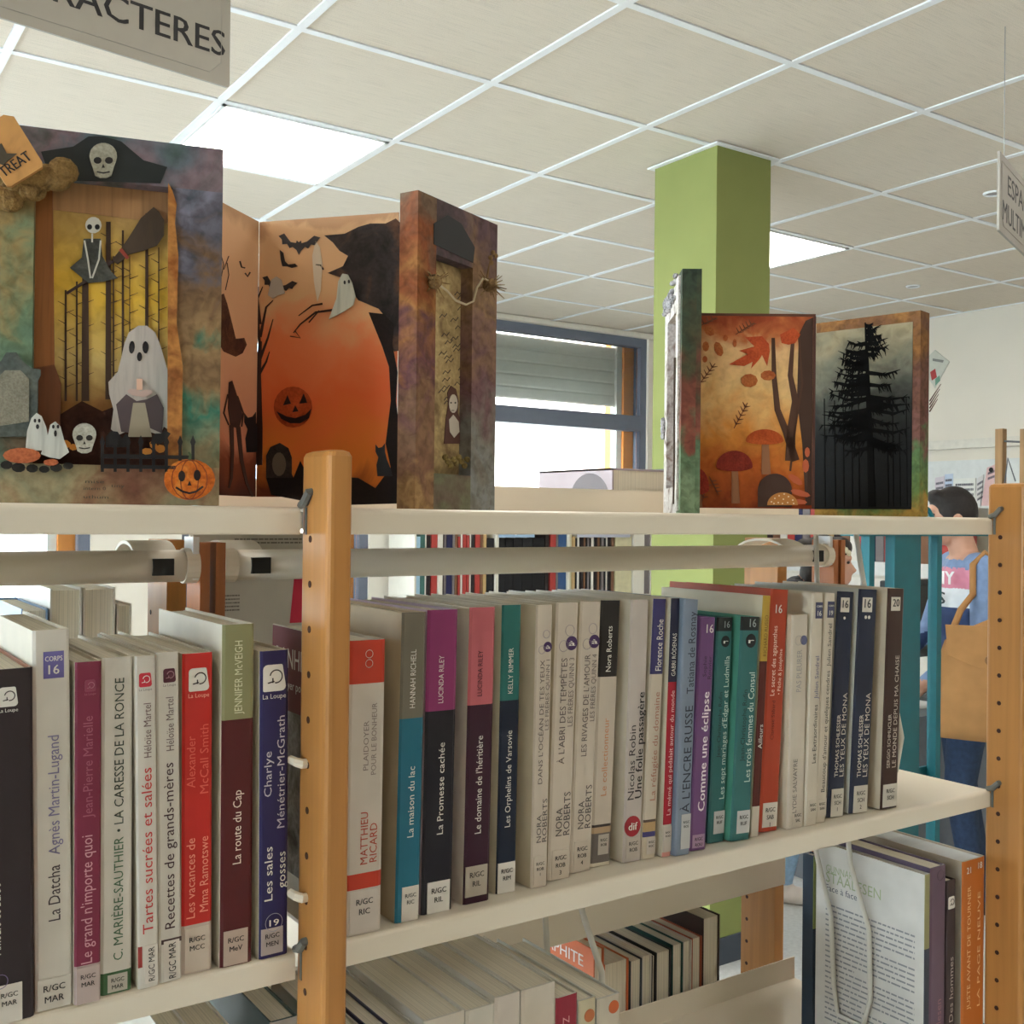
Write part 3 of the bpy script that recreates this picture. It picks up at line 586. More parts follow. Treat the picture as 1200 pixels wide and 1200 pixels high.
# right-hand group: face of the leaning novel, purple, black and orange spines
y0 = .7225
st = low_book(1084, 1090.2, 1025, (206, 202, 196), [(0, .66, (56, 62, 76)), (.66, 1, (150, 146, 104))], 'grey-white novel with its printed back cover turned to the open shelf', y0=y0, d=.15)
hS = onY(1087, 1025, y0).z-Z3; O_ = Vector((-.0005, 0, 0)); ey = Vector((0, 0, 1)); ex = Vector((0, -1, 0))
mb = MB(); f = lambda s, a, b, v, cap, mi, bo=0: letters(mb, s, (-.0005, .15, 0), (0, -1, 0), (0, 0, 1), a*.15, b*.15, v*hS, cap, mi, bo)
f('GUNNAR', .10, .36, .865, .0085, 0); f('STAALESEN', .10, .62, .815, .012, 0); f('Face à face', .10, .4, .772, .0075, 1)
obj('cover_lettering', mb, [mat((156, 168, 132), .5), mat((84, 90, 104), .5)], st, local=True)
mb = MB(); words_block(mb, Vector((-.0005, .15, 0)), ex, ey, .015, .138, .70*hS, .0062, 23, .0020); obj('small_print', mb, mat((138, 138, 142), .6), st, local=True)['kind'] = 'stuff'
low_book(1090.8, 1109, 1016, (90, 76, 96), [(0, 1, (104, 82, 98))], 'muted purple book beside the grey-white novel', [('dot', .6, .96, .2, (60, 44, 60), False), ('txt', 'Staalesen', .2, .4, .7, .3, (150, 110, 120))], y0=y0, d=.152)
low_book(1109.6, 1120.6, 1032, (50, 40, 40), [(0, 1, (58, 44, 46))], 'black-brown book with a small white badge, between purple and orange books', [('loupe', .86, .7, .15, Wt, (60, 50, 50), (58, 44, 46)), ('txt', 'Des hommes', .3, .62, .7, .4, (190, 176, 168))], y0=y0, d=.148)
low_book(1128, 1154.5, 1007, (190, 178, 160), [(0, 1, (190, 106, 44))], 'tall orange book against the beech post on the lower shelf', [('hline', '21', .94, .25, .16, Wt), ('hline', '18', .95, .75, .16, Wt), ('txt', 'JUSTE AVANT DE TOURNER', .3, .88, .35, .14, (236, 196, 150)), ('txt', 'LA PAGE NEUVE', .3, .84, .78, .12, (236, 196, 150))], y0=y0, d=.165, page=mat((200, 204, 208), .8, 'wood', sc=(3, 30, 3)))
o = make_book(onY(1084, 1025, y0).x+.0132, .8760, Z3+.0003, .013, .222, .017, 0, [(0, .6, (34, 50, 66)), (.6, 1, (146, 160, 92))], (36, 52, 68), 'narrow dark teal book with a green spine top standing behind the printed novel', [('txt', 'Noir', .55, .63, .7, .4, Wt)])
# lower shelf, left bay
for pl, pr, py, c in ((196, 228, 1215, WS), (229, 275, 1214, (196, 208, 220))):
    low_book(pl, pr, py, WS, [(0, 1, c)], 'white book at the dim end of the left bay lower shelf' if c is WS else 'pale blue book at the dim end of the left bay lower shelf')
low_book(316, 349, 1195, (58, 86, 86), [(0, 1, (190, 184, 176))], 'white-spined book with a dark green side in the left bay lower shelf', y0=.75, d=.2)
# ------------------------------------------------------------------ far side books (fore-edges towards the near side)
def far_book(xa, xb, Z, h, cover, label, y=1.0310, d=.15, group=None, tilt=0):
    root = thing('book', label, 'book', (xa, y, Z), group); w = xb-xa-.0005; bt = min(.0015, w*.12)
    mb = MB().box((0, 0, 0), (bt, d, h)).box((w-bt, 0, 0), (w, d, h)).box((bt, d-.002, 0), (w-bt, d, h)); obj('cover', mb, bcol(cover), root, local=True)
    obj('pages', MB().box((bt, .003, .002), (w-bt, d-.002, h-.002)), PAGE, root, local=True); root.rotation_euler.y = tilt; return root
GF = 'books on the far side, fore-edges towards the window gap'
for i, (pl, pr, py, c, w_) in enumerate(((708, 737, 1131, (206, 110, 70), 'cream-paged book with an orange cover on the far low shelf'), (738.5, 753, 1127, (70, 80, 90), 'thin slate-covered book on the far low shelf'), (753, 764, 1121, (220, 214, 204), 'thin white-covered book beside a black one on the far low shelf'),
     (764.5, 769, 1120, (30, 32, 34), 'thin black book on the far low shelf'), (769, 787, 1117, (60, 64, 66), 'grey-covered book beside the black one on the far low shelf'), (788, 801, 1108, (40, 84, 76), 'dark green covered book on the far low shelf'), (801, 811, 1104, (214, 206, 196), 'thin cream book between green and red on the far low shelf'), (811, 823, 1100, (170, 86, 60), 'thin red-brown covered book on the far low shelf'), (824, 844, 1077, (60, 40, 34), 'tallest dark brown book on the far low shelf'))):
    a = onY(pl, py, 1.031); b = onY(pr, py, 1.031)
    far_book(a.x, b.x, .74, a.z-.74, c, w_)
a = onY(672, 1120, 1.031)
o = far_book(onY(708, 1131, 1.031).x-.0165, onY(708, 1131, 1.031).x, .74, .232, (204, 106, 62), 'orange and white book with capital letters on its cover', tilt=0)
mb = MB(); letters(mb, 'GRAPHITE', (-.0006, .14, 0), (0, -1, 0), (0, 0, 1), .012, .12, .205, .014, 0, .01); obj('cover_lettering', mb, mat(Wt, .5), o, local=True)
GT = 'tall far-side books'
for i, (pl, pr, py, c, w_) in enumerate(((25, 57, 714, (120, 150, 190), 'lower pale blue book beside the tall white pair on the far shelf'), (59, 97, 690, (226, 222, 214), 'tall white-covered book in front of the bright window'), (98, 136, 689, (214, 206, 192), 'tall cream-covered book beside the tall white one'), (137, 155, 708, (214, 206, 192), 'shorter cream book at the end of the tall far pair'))):
    a = onY(pl, py, 1.031); b = onY(pr, py, 1.031); far_book(a.x, b.x, 1.189, a.z-1.189, c, w_)
a = onY(315, 733, .93); b = onY(353, 733, .93)

# book lying on the far top shelf, in a clear cover
ZF = Z1
t = thing('book', 'thick book in a clear cover lying on the far top shelf before the window', 'book', (.86, 1.035, ZF))
obj('cover', MB().box((.86, 1.035, ZF), (.953, 1.19, ZF+.0025)).box((.86, 1.035, ZF+.055), (.953, 1.19, ZF+.0575)).box((.86, 1.035, ZF), (.8625, 1.19, ZF+.0575)), mat((168, 154, 158), .5), t)
obj('pages', MB().box((.8625, 1.037, ZF+.0025), (.95, 1.188, ZF+.055)), PAGE, t)
obj('cover_picture', MB().prism([(.8597, 1.06+.05*math.cos(a/16*math.pi)*.8+.02, ZF+.018+.034*math.sin(a/16*math.pi)) for a in range(17)], 0, Vector((.0002, 0, 0))), mat((96, 84, 84), .4), t)
t = thing('book', 'slim cream book with a dark back beside the clear-covered book', 'book', (.957, 1.035, ZF))
obj('cover', MB().box((.957, 1.035, ZF), (.9585, 1.18, ZF+.06)).box((.974, 1.035, ZF), (.976, 1.18, ZF+.06)), mat((80, 80, 86), .4), t); obj('pages', MB().box((.9585, 1.037, ZF+.001), (.974, 1.178, ZF+.058)), PAGE, t)
# ------------------------------------------------------------------ wire book supports hung under the shelves
wirem = mat((206, 202, 192), .35)
def wire(label, pts, r=.003):
    t = thing('book_support', label, 'book support', pts[0]); obj('wire_loop', MB().tube(pts, r, 8), wirem, t, smooth=True)
    return t
def wp(px, py, X): p = onX(px, py, X); return (p.x, p.y, p.z)
zt = Z1-.0035
wire('bent wire book support hanging from the top shelf against the brown book', [(1.040, .868, zt), (1.0277, .854, 1.42), (1.030, .838, 1.36), (1.036, .82, 1.28), (1.040, .80, 1.225), (1.040, .775, 1.213), (1.040, .752, 1.222), (1.040, .745, 1.26), (1.035, .758, 1.33), (1.0277, .786, 1.42), (1.040, .812, zt)])
zt = Z2-.0035
q = [wp(946, 1000, .925), wp(972, 1112, .925), wp(966, 1215, .925), wp(1000, 1240, .925), wp(1047, 1210, .925), wp(1044, 1132, .925), wp(990, 987, .925)]
xs = onY(1084, 1025, y0).x
q = [(xs-.01, .872, zt), (xs-.008, .866, 1.10), (xs-.0045, .846, 1.03), (xs-.0032, .842, .95), (xs-.0032, .836, .915), (xs-.0032, .800, .915), (xs-.0032, .790, .95), (xs-.0045, .792, 1.03), (xs-.008, .816, 1.10), (xs-.01, .824, zt)]
wire('bent wire book support hanging from the middle shelf across the printed back cover', q)
wire('bent wire book support at the open end of the white books', [(.6320, .862, zt), (.6316, .855, 1.10), (.6316, .845, 1.02), (.6316, .838, .95), (.6316, .825, .928), (.6316, .795, .928), (.6316, .775, .95), (.6316, .765, 1.02), (.6316, .768, 1.085), (.6316, .797, 1.13), (.6320, .812, zt)])
# ------------------------------------------------------------------ two hand-made albums standing open on the top shelf
class Plane:
    """upright sheet from P to Q (plan positions); n faces the viewer's side"""
    def __init__(s, P, Q):
        s.P = Vector((P[0], P[1], Z1)); s.Q = Vector((Q[0], Q[1], Z1)); s.ex = (s.Q-s.P).normalized(); s.L = (s.Q-s.P).length
        s.ez = Vector((0, 0, 1)); s.n = s.ex.cross(s.ez)
    def at(s, u, z, off=0): return s.P + s.ex*u + Vector((0, 0, z-Z1)) + s.n*off
    def px(s, x, y, off=0):
        o = s.P + s.n*off; d = ray(x, y); t = (o-C0).dot(s.n)/d.dot(s.n); return C0 + d*t
    def uz(s, x, y, off=0):
        p = s.px(x, y, off); return ((p-s.P).dot(s.ex), p.z)
def rel(name, pl, pts, off, th, m, parent):
    """cut-out: outline given in pixels, laid on the sheet at offset off and th thick"""
    P = [pl.px(x, y, off) for x, y in pts]
    return obj(name, MB().prism(P, 0, pl.n*th), m, parent)
def panel(name, pl, u0, u1, z0, z1, off, th, m, parent):
    P = [pl.at(u0, z0, off), pl.at(u1, z0, off), pl.at(u1, z1, off), pl.at(u0, z1, off)]
    return obj(name, MB().prism(P, 0, pl.n*th), m, parent)
def oval(cx, cy, rx, ry, n=16, a0=0, a1=360, rot=0):
    r = math.radians(rot); out = []
    for i in range(n):
        a = math.radians(a0+(a1-a0)*i/(n if a1-a0 == 360 else n-1)); x, y = rx*math.cos(a), ry*math.sin(a)
        out.append((cx+x*math.cos(r)-y*math.sin(r), cy+x*math.sin(r)+y*math.cos(r)))
    return out
def stroke(pts, w):
    """outline of a tapering brush stroke through pixel points; w: width at both ends or list"""
    n = len(pts); ws = w if isinstance(w, (list, tuple)) else [w]*n
    if len(ws) == 2 and n > 2: ws = [ws[0]+(ws[1]-ws[0])*i/(n-1) for i in range(n)]
    L, R_ = [], []
    for i, (x, y) in enumerate(pts):
        a = pts[max(0, i-1)]; b = pts[min(n-1, i+1)]; dx, dy = b[0]-a[0], b[1]-a[1]; l = math.hypot(dx, dy) or 1
        nx, ny = -dy/l*ws[i]/2, dx/l*ws[i]/2; L.append((x+nx, y+ny)); R_.append((x-nx, y-ny))
    return L+R_[::-1]
def multi(name, pl, polys, off, th, m, parent):
    mb = MB()
    for pts in polys: mb.prism([pl.px(x, y, off) for x, y in pts], 0, pl.n*th)
    return obj(name, mb, m, parent)
def pumpkin(pl, cx, cy, rx, ry, off, parent, scale=1):
    pk = rel('pumpkin', pl, oval(cx, cy, rx, ry, 22), off, .0012, mat(((150, 62, 20), (206, 108, 36), (226, 142, 60)), .6, 'grunge', s=60), parent)
    ribs = [stroke(oval(cx, cy, rx*f, ry*.97, 9, 90, 270), 1.1) for f in (.35, .7)] + [stroke(oval(cx, cy, rx*f, ry*.97, 9, -90, 90), 1.1) for f in (.35, .7)]
    multi('rib_lines', pl, ribs, off+.0012, .0002, mat((120, 50, 20), .7), pk)
    s = rx/30
    face = [oval(cx-9*s, cy-4*s, 4.2*s, 6.5*s, 10), oval(cx+9*s, cy-5*s, 4.2*s, 6.5*s, 10), [(cx-2.5*s, cy+7*s), (cx+2.5*s, cy+7*s), (cx, cy+1*s)], stroke([(cx-16*s, cy+9*s), (cx-8*s, cy+14*s), (cx, cy+16*s), (cx+8*s, cy+14*s), (cx+16*s, cy+8*s)], 2.4*s)]
    multi('carved_face', pl, face, off+.0013, .0003, mat((36, 20, 16), .7), pk)
    rel('stalk', pl, stroke([(cx, cy-ry+2), (cx+1, cy-ry-5*s), (cx-1, cy-ry-8*s)], [4*s, 2*s]), off+.0004, .001, mat((76, 92, 60), .7), pk)
    return pk
def ghost(pl, pts, eyes, off, parent, c=(196, 196, 188)):
    g = rel('ghost', pl, pts, off, .0012, mat(c, .7, 'wood', sc=(220, 220, 26)), parent)
    multi('ghost_face', pl, eyes, off+.0013, .0003, mat((34, 30, 32), .7), g); return g
def skull(pl, cx, cy, s, off, parent, c=(190, 186, 172)):
    P = oval(cx, cy-6*s, 17*s, 16*s, 14, 160, 380) + [(cx+13*s, cy+8*s), (cx+10*s, cy+18*s), (cx+4*s, cy+21*s), (cx-4*s, cy+21*s), (cx-10*s, cy+18*s), (cx-13*s, cy+8*s)]
    k = rel('skull', pl, P, off, .0014, mat((c, tuple(int(v*.85) for v in c)), .6, 'grunge', s=70, bump=.2), parent)
    multi('sockets', pl, [oval(cx-7*s, cy-1*s, 5*s, 4.2*s, 10), oval(cx+7*s, cy-1*s, 5*s, 4.2*s, 10), [(cx-2*s, cy+8*s), (cx+2*s, cy+8*s), (cx, cy+3*s)], stroke([(cx-8*s, cy+13*s), (cx, cy+14.5*s), (cx+8*s, cy+13*s)], 1.6*s)], off+.0015, .0003, mat((34, 28, 26), .7), k)
    return k
def cat_sit(cx, by, s):      # sitting cat outline, feet on by
    return [(cx-6*s, by), (cx-7*s, by-12*s), (cx-5*s, by-20*s), (cx-8*s, by-26*s), (cx-8*s, by-34*s), (cx-5*s, by-30*s), (cx-1*s, by-31*s), (cx+2*s, by-35*s), (cx+2*s, by-26*s), (cx+4*s, by-18*s), (cx+8*s, by-8*s), (cx+10*s, by)]
def bat(cx, cy, s, rot=0):
    b = [(-30, -14), (-22, -18), (-12, -6), (-4, -5), (-3, -9), (0, -6), (3, -9), (4, -5), (12, -8), (22, -17), (31, -15), (26, -8), (24, -3), (18, -4), (14, 2), (9, 0), (4, 6), (1, 12), (-3, 5), (-9, 1), (-13, 3), (-17, -3), (-24, -2), (-25, -9)]
    r = math.radians(rot); return [(cx+s*(x*math.cos(r)-y*math.sin(r)), cy+s*(x*math.sin(r)+y*math.cos(r))) for x, y in b]
blk = mat((22, 19, 20), .6); dkb = mat((52, 28, 18), .7)
def paintwork(cols, s=30, fine=130, amp=.9): return mat(cols, .65, 'grad', z0=0, z1=.2465, amp=amp, s=s, fine=fine)
grA = paintwork([(0, (150, 128, 96)), (.12, (128, 132, 104)), (.3, (60, 118, 98)), (.42, (150, 120, 84)), (.6, (120, 92, 66)), (.72, (92, 90, 100)), (.85, (128, 124, 140)), (1, (84, 90, 100))], 24)
grB = paintwork([(0, (176, 140, 96)), (.15, (128, 92, 72)), (.3, (140, 106, 80)), (.45, (112, 72, 76)), (.6, (168, 116, 66)), (.78, (140, 78, 44)), (1, (120, 96, 76))], 30)
grTop = mat(((58, 66, 62), (84, 88, 84), (130, 110, 116), (96, 104, 112), (70, 92, 80)), .6, 'grunge', s=16)
woodA = mat((150, 92, 46), .6, 'wood', sc=(300, 300, 14)); woodB = mat((112, 62, 32), .6, 'wood', sc=(300, 300, 14))
al = thing('album', 'open Halloween album with ghost, pumpkins and bats on thick painted covers', 'album', (.27, .78, Z1))
c1 = Plane((.108, .7675), (.254, .728)); H1 = Z1+.2465; DP = .015
u = lambda x, y=400, off=0, pl=c1: pl.uz(x, y, off)[0]
z_ = lambda x, y, off=0, pl=c1: pl.uz(x, y, off)[1]
# first cover: backing board, four frame boards, recessed scene
cv = panel('front_cover', c1, 0, c1.L, Z1+.0003, H1, -DP-.006, .006, mat(((70, 46, 30), (96, 64, 40)), .7, 'grunge', s=20), al)
zt = z_(120, 211); zb = z_(120, 545); ur = u(200); ul = u(38)
panel('top_rail', c1, 0, c1.L, zt, H1, -DP, DP, grTop, cv); panel('bottom_rail', c1, 0, c1.L, Z1+.0003, zb, -DP, DP, mat(((120, 76, 62), (150, 116, 88), (170, 156, 122), (120, 130, 108)), .65, 'grunge', s=20), cv)
panel('side_rail', c1, ur, c1.L, zb, zt, -DP, DP, grA, cv); panel('side_rail', c1, 0, ul, zb, zt, -DP, DP, paintwork([(0, (110, 96, 76)), (.3, (96, 124, 106)), (.5, (110, 132, 104)), (.7, (160, 134, 86)), (1, (96, 84, 64))], 30), cv)
of = -DP+.0005
zp0, zp1 = z_(130, 540, of), z_(130, 232, of)
panel('forest_picture', c1, u(40, 400, of), u(203, 400, of), zp0-.004, zt-.001, -DP, .0005, mat([(.04, (70, 42, 26)), (.2, (128, 84, 42)), (.38, (206, 178, 112)), (.62, (222, 178, 66)), (.86, (196, 160, 92)), (1, (160, 124, 88))], .6, 'grad', fine=90, fa=.35, z0=zp0-.27*0-.78-.0*Z1 if False else zp0-al.location.z, z1=zt-al.location.z, amp=.34), cv)
rel('plank_strip', c1, [(60, 214), (200, 214), (200, 262), (62, 246)], of, .0006, mat((168, 124, 82), .6, 'wood', sc=(300, 300, 10)), cv)
rel('frame_strip', c1, [(37, 228), (62, 222), (64, 430), (37, 432)], of, .003, woodA, cv)
rel('tree_trunk', c1, [(37, 432), (64, 428), (72, 450), (70, 520), (37, 520)], of, .003, woodB, cv)
rel('torn_strip', c1, [(197, 215), (202, 224), (207, 240), (205, 262), (209, 300), (207, 380), (214, 430), (213, 520), (214, 545), (196, 548)], .0002, .0014, mat(((150, 88, 40), (186, 126, 66), (120, 66, 34)), .7, 'grunge', s=30), cv)
tr = []
for x, y0_, y1_, w in ((100, 300, 470, 7), (127, 260, 468, 5.5), (90, 330, 470, 2), (144, 270, 440, 2.4), (172, 250, 392, 3.2), (77, 340, 470, 2.2), (133, 300, 466, 1.6), (186, 290, 430, 1.2), (152, 300, 420, 1)):
    tr.append([(x-w/2, y0_), (x+w/2, y0_), (x+w*.65, y1_), (x-w*.65, y1_)])
    for k in range(5): yy = y0_+18+k*(y1_-y0_)/6; tr += [stroke([(x, yy), (x-9, yy-5)], [1, .4]), stroke([(x, yy+9), (x+10, yy+5)], [1, .4])]
multi('trees', c1, tr, of+.0006, .0004, mat((62, 40, 26), .7), cv)
rel('undergrowth', c1, [(70, 486), (96, 470), (120, 482), (140, 474), (180, 480), (204, 470), (204, 545), (62, 545)], of+.0002, .0003, mat(((40, 22, 18), (72, 38, 26)), .7, 'grunge', s=30), cv)
# big draped ghost holding a candle
gh = ghost(c1, [(146, 402), (151, 390), (162, 382), (172, 382), (182, 390), (189, 408), (195, 430), (199, 440), (200, 462), (198, 480), (200, 505), (192, 500), (188, 510), (172, 505), (160, 512), (150, 505), (138, 510), (130, 503), (133, 480), (128, 462), (127, 448), (138, 436), (142, 420)],
   [oval(154.5, 407, 3.4, 7.5, 12, rot=4), oval(170.5, 407, 3.6, 7.2, 12), oval(163.5, 418, 3, 5.5, 10)], of+.001, cv, (186, 176, 168))
multi('dark_folds', c1, [[(136, 474), (148, 462), (160, 470), (172, 468), (184, 462), (192, 478), (190, 508), (172, 500), (160, 508), (142, 506)]], of+.0024, .0002, mat((88, 74, 76), .7), gh)
multi('robe_panel', c1, [[(156, 472), (170, 472), (178, 512), (150, 512)]], of+.0027, .0002, mat((164, 152, 132), .7), gh)
multi('hands', c1, [oval(158, 460, 9, 4, 10, rot=14), oval(170, 461, 9, 4, 10, rot=-12)], of+.0028, .0005, mat((196, 168, 158), .6), gh)
multi('candle', c1, [[(160, 457), (160, 444), (167, 444), (167, 457)]], of+.003, .0005, mat((222, 180, 156), .5), gh)
# small skeleton doll on a broom
multi('broom_stick', c1, [stroke([(78, 344), (100, 330), (135, 304)], 3.4)], of+.0016, .0008, mat((60, 40, 38), .6), cv)
rel('broom', c1, [(131, 305), (140, 294), (150, 280), (165, 256), (180, 243), (186, 248), (192, 258), (192, 276), (184, 288), (168, 294), (152, 298), (138, 310)], of+.0018, .001, mat((72, 56, 42), .8, 'wood', sc=(260, 260, 60)), cv)
multi('broom_tie', c1, [stroke([(141, 292), (150, 303)], 4)], of+.0029, .0006, mat((150, 60, 46), .6), cv)
dl = rel('skeleton_doll', c1, [(98, 280), (118, 280), (120, 300), (130, 318), (138, 326), (122, 330), (104, 332), (82, 314), (96, 302)], of+.002, .0008, mat(((58, 58, 54), (96, 96, 88)), .7, 'grunge', s=60), cv)
rel('doll_skull', c1, oval(109.5, 264, 9.5, 9.5, 14), of+.0028, .0008, mat((206, 202, 188), .6), dl)
multi('doll_eyes', c1, [oval(105, 266, 3, 3.2, 10), oval(114, 266, 3, 3.2, 10)], of+.0037, .0003, blk, dl)
multi('doll_bones', c1, [stroke([(99, 282), (103, 304), (106, 326)], 2), stroke([(118, 282), (116, 304), (108, 326)], 2), stroke([(108, 274), (108, 284)], 2)], of+.0029, .0006, mat((200, 196, 182), .6), dl)
rel('dark_band', c1, [(48, 178), (86, 172), (104, 160), (122, 160), (142, 166), (168, 188), (196, 196), (188, 215), (60, 211)], .0001, .0006, mat((30, 34, 34), .6), cv)
skull(c1, 121, 189, .95, .0008, cv, (176, 170, 152))
# wooden word tag on a bark branch
bk = MB(); rnd = random.Random(3)
for k in range(9):
    f = k/8; p = c1.px(2+f*72, 232-f*30+6*math.sin(k*2), .006); bk.ell(p, (.008+.003*rnd.random(), .007, .0065+.003*rnd.random()), 9, 6)
obj('bark', bk, mat(((92, 70, 40), (150, 120, 74), (116, 90, 54)), .9, 'grunge', s=90, bump=.8), cv)
tg = rel('word_tag', c1, [(-18, 152), (5, 137), (17, 139), (50, 192), (50, 198), (14, 220), (8, 219), (-20, 176)], .013, .004, mat((196, 142, 82), .55, 'wood', sc=(120, 120, 60)), cv)
mb = MB(); a = c1.px(5, 208, .0173); b = c1.px(38, 186, .0173); ex = (b-a).normalized(); ey = c1.n.cross(ex)
letters(mb, 'TREAT', a, ex, ey, 0, (b-a).length, 0, .0062, 0, .02); obj('lettering', mb, INK, tg)
multi('tag_drawing', c1, [[(-6, 172), (2, 168), (8, 180), (20, 180), (8, 190), (4, 194), (-8, 188)]], .0171, .0003, mat((76, 66, 50), .7), tg)
# figures along the foot of the cover
ts = rel('tombstone', c1, [(-8, 512), (-8, 432), (2, 424), (8, 414), (20, 414), (27, 424), (37, 432), (48, 434), (48, 440), (45, 446), (44, 512)], .0003, .004, mat(((74, 82, 80), (112, 118, 110)), .7, 'grunge', s=40), cv)
rel('stone_face', c1, [(-6, 500), (-6, 446), (6, 434), (24, 434), (34, 444), (34, 494)], .0045, .0005, mat(((150, 146, 130), (126, 122, 108)), .8, 'grunge', s=90), ts)
ghost(c1, [(30, 528), (32, 505), (37, 490), (43, 484), (49, 488), (54, 500), (57, 515), (54, 528)], [oval(41, 493, 1.6, 2.4, 8), oval(46, 493, 1.6, 2.4, 8), oval(44, 500, 2, 3, 8)], .006, cv)
ghost(c1, [(48, 532), (55, 515), (59, 498), (65, 494), (71, 500), (75, 515), (81, 530), (70, 538), (58, 536)], [oval(62.5, 500, 1.6, 2.4, 8), oval(68, 500, 1.6, 2.4, 8), oval(65, 508, 1.8, 4, 8)], .008, cv)
skull(c1, 99, 514, .82, .006, cv, (196, 192, 178))
multi('pumpkin_row', c1, [oval(26, 534, 22, 9, 14), oval(60, 542, 9, 4, 10)], .007, .003, mat(((168, 84, 50), (190, 108, 70), (140, 60, 40)), .6, 'grunge', s=70), cv)
multi('stones', c1, [oval(x, y, r, r*.7, 10) for x, y, r in ((8, 545, 7), (22, 548, 8), (38, 549, 7), (52, 550, 6), (66, 548, 7), (80, 546, 6))], .006, .003, mat(((34, 32, 30), (60, 58, 54)), .8, 'grunge', s=70), cv)
multi('autumn_leaves', c1, [oval(78, 520, 6, 4, 7, rot=30), oval(86, 524, 5, 4, 7), oval(172, 529, 7, 4, 7), oval(188, 526, 6, 5, 7), oval(180, 522, 6, 4, 7, rot=50)], .004, .001, mat((206, 132, 52), .7), cv)
fe = [[(118, 532), (224, 534), (224, 538), (118, 537)], [(118, 544), (206, 546), (206, 550), (118, 549)]]
for i, x in enumerate((120, 135, 150, 165, 180, 195, 211, 226)):
    yb_ = 553 if x < 205 else 540; fe.append([(x-1.8, yb_), (x-1.8, 522), (x-3.2, 518), (x, 510), (x+3.2, 518), (x+1.8, 522), (x+1.8, yb_)])
multi('fence', c1, fe, .0095, .0012, blk, cv)
multi('black_cats', c1, [[(124, 524), (124, 512), (130, 505), (138, 506), (143, 514), (148, 508), (151, 514), (150, 524)], [(176, 520), (182, 508), (190, 508), (193, 504), (200, 508), (196, 514), (188, 520)]], .0085, .0008, blk, cv)
pumpkin(c1, 222, 562, 30, 24, .0095, cv)
mb = MB(); P = c1.px(97, 574, .0006)
for s, x0, x1, y in (('mise', 100, 122, 566), ('intern 0', 98, 124, 574), ('tiny', 130, 146, 571), ('uthum', 98, 127, 584)):
    a = c1.px(x0, y, .0004); b = c1.px(x1, y, .0004); letters(mb, s, a, c1.ex, c1.ez, 0, (b-a).length, 0, .0022)
obj('faded_lettering', mb, mat((76, 70, 58), .7), cv)
# pages
p1 = Plane((.233, .768), (.3255, .844)); p2 = Plane((.3255, .844), (.4035, .751))
zA, zB = Z1+.009, Z1+.2335
dz = al.location.z
peach = mat([(.0, (70, 34, 24)), (.13, (124, 62, 40)), (.2, (196, 124, 94)), (.5, (214, 160, 122)), (.95, (214, 168, 128)), (1, (186, 144, 106))], .6, 'grad', z0=zA-dz, z1=zB-dz, amp=.22)
pg = panel('page', p1, 0, p1.L-.001, zA, zB, -.0015, .0015, peach, al)
oi = .0003
rel('witch_hat', p1, [(257, 404), (256, 356), (258, 346), (262, 344), (266, 356), (272, 380), (276, 397), (286, 396), (289, 404), (284, 414), (276, 418), (262, 412)], oi, .0003, mat(((64, 36, 28), (104, 66, 48)), .7, 'grunge', s=80), pg)
multi('thin_figure', p1, [[(268, 448), (272, 446), (279, 468), (284, 486), (280, 502), (270, 500), (267, 478)], stroke([(271, 498), (272, 530), (271, 560), (268, 572)], [5, 2.5]), stroke([(279, 500), (283, 540), (289, 566), (296, 582)], [5, 2.5]), stroke([(267, 462), (262, 484), (268, 498)], 1.6), stroke([(278, 464), (285, 484), (283, 500)], 1.6)], oi, .0003, mat((60, 34, 26), .7), pg)
multi('birds', p1, [stroke([(281, 306), (283, 313), (287, 314)], 1.6), stroke([(287, 320), (290, 324), (293, 319)], 1.6)], oi, .0003, dkb, pg)
multi('twigs', p1, [stroke([(258, 330), (262, 310), (258, 296)], .8), stroke([(262, 316), (268, 300)], .7), stroke([(264, 340), (268, 322), (266, 308)], .7)], oi, .0003, dkb, pg)
multi('cat_silhouette', p1, [cat_sit(297, 530, 1.35)], oi, .0003, blk, pg)
flame = mat([(.0, (110, 46, 24)), (.10, (216, 118, 44)), (.34, (226, 104, 56)), (.55, (226, 126, 80)), (.7, (214, 166, 120)), (.97, (214, 170, 128)), (1, (190, 146, 108))], .6, 'grad', z0=zA-dz, z1=zB-dz, amp=.34)
pg2 = panel('page', p2, 0, p2.L, zA, zB, -.0015, .0015, flame, al)
multi('bats', p2, [bat(350, 289, .8, 3), [(328, 293), (332, 296), (334, 306), (338, 310), (346, 309), (349, 312), (342, 314), (336, 312), (331, 312), (329, 304)], bat(326, 338, .68, 10), stroke([(370, 310), (376, 311), (379, 316)], 1.8)], oi, .0003, mat((52, 44, 44), .7), pg2)
multi('rag_ghost', p2, [[(314, 346), (318, 328), (324, 324), (330, 328), (334, 344), (326, 346), (320, 350)]], oi+.0003, .0003, mat((176, 164, 150), .7), pg2)
bt_ = [stroke([(305, 400), (303, 440), (304, 500), (303, 545)], [4, 9])]
for a, b, c in (((304, 400), (300, 340), (297, 300)), ((305, 395), (312, 360), (320, 352)), ((304, 420), (294, 400), (289, 372)), ((305, 420), (314, 396), (320, 374)), ((305, 380), (302, 350), (308, 336)), ((303, 440), (312, 424), (316, 412)), ((303, 380), (296, 362), (290, 360))):
    bt_.append(stroke([a, b, c], [3.4, .8]))
multi('bare_tree', p2, [q for q in bt_], oi, .0003, mat((56, 30, 22), .7), pg2)
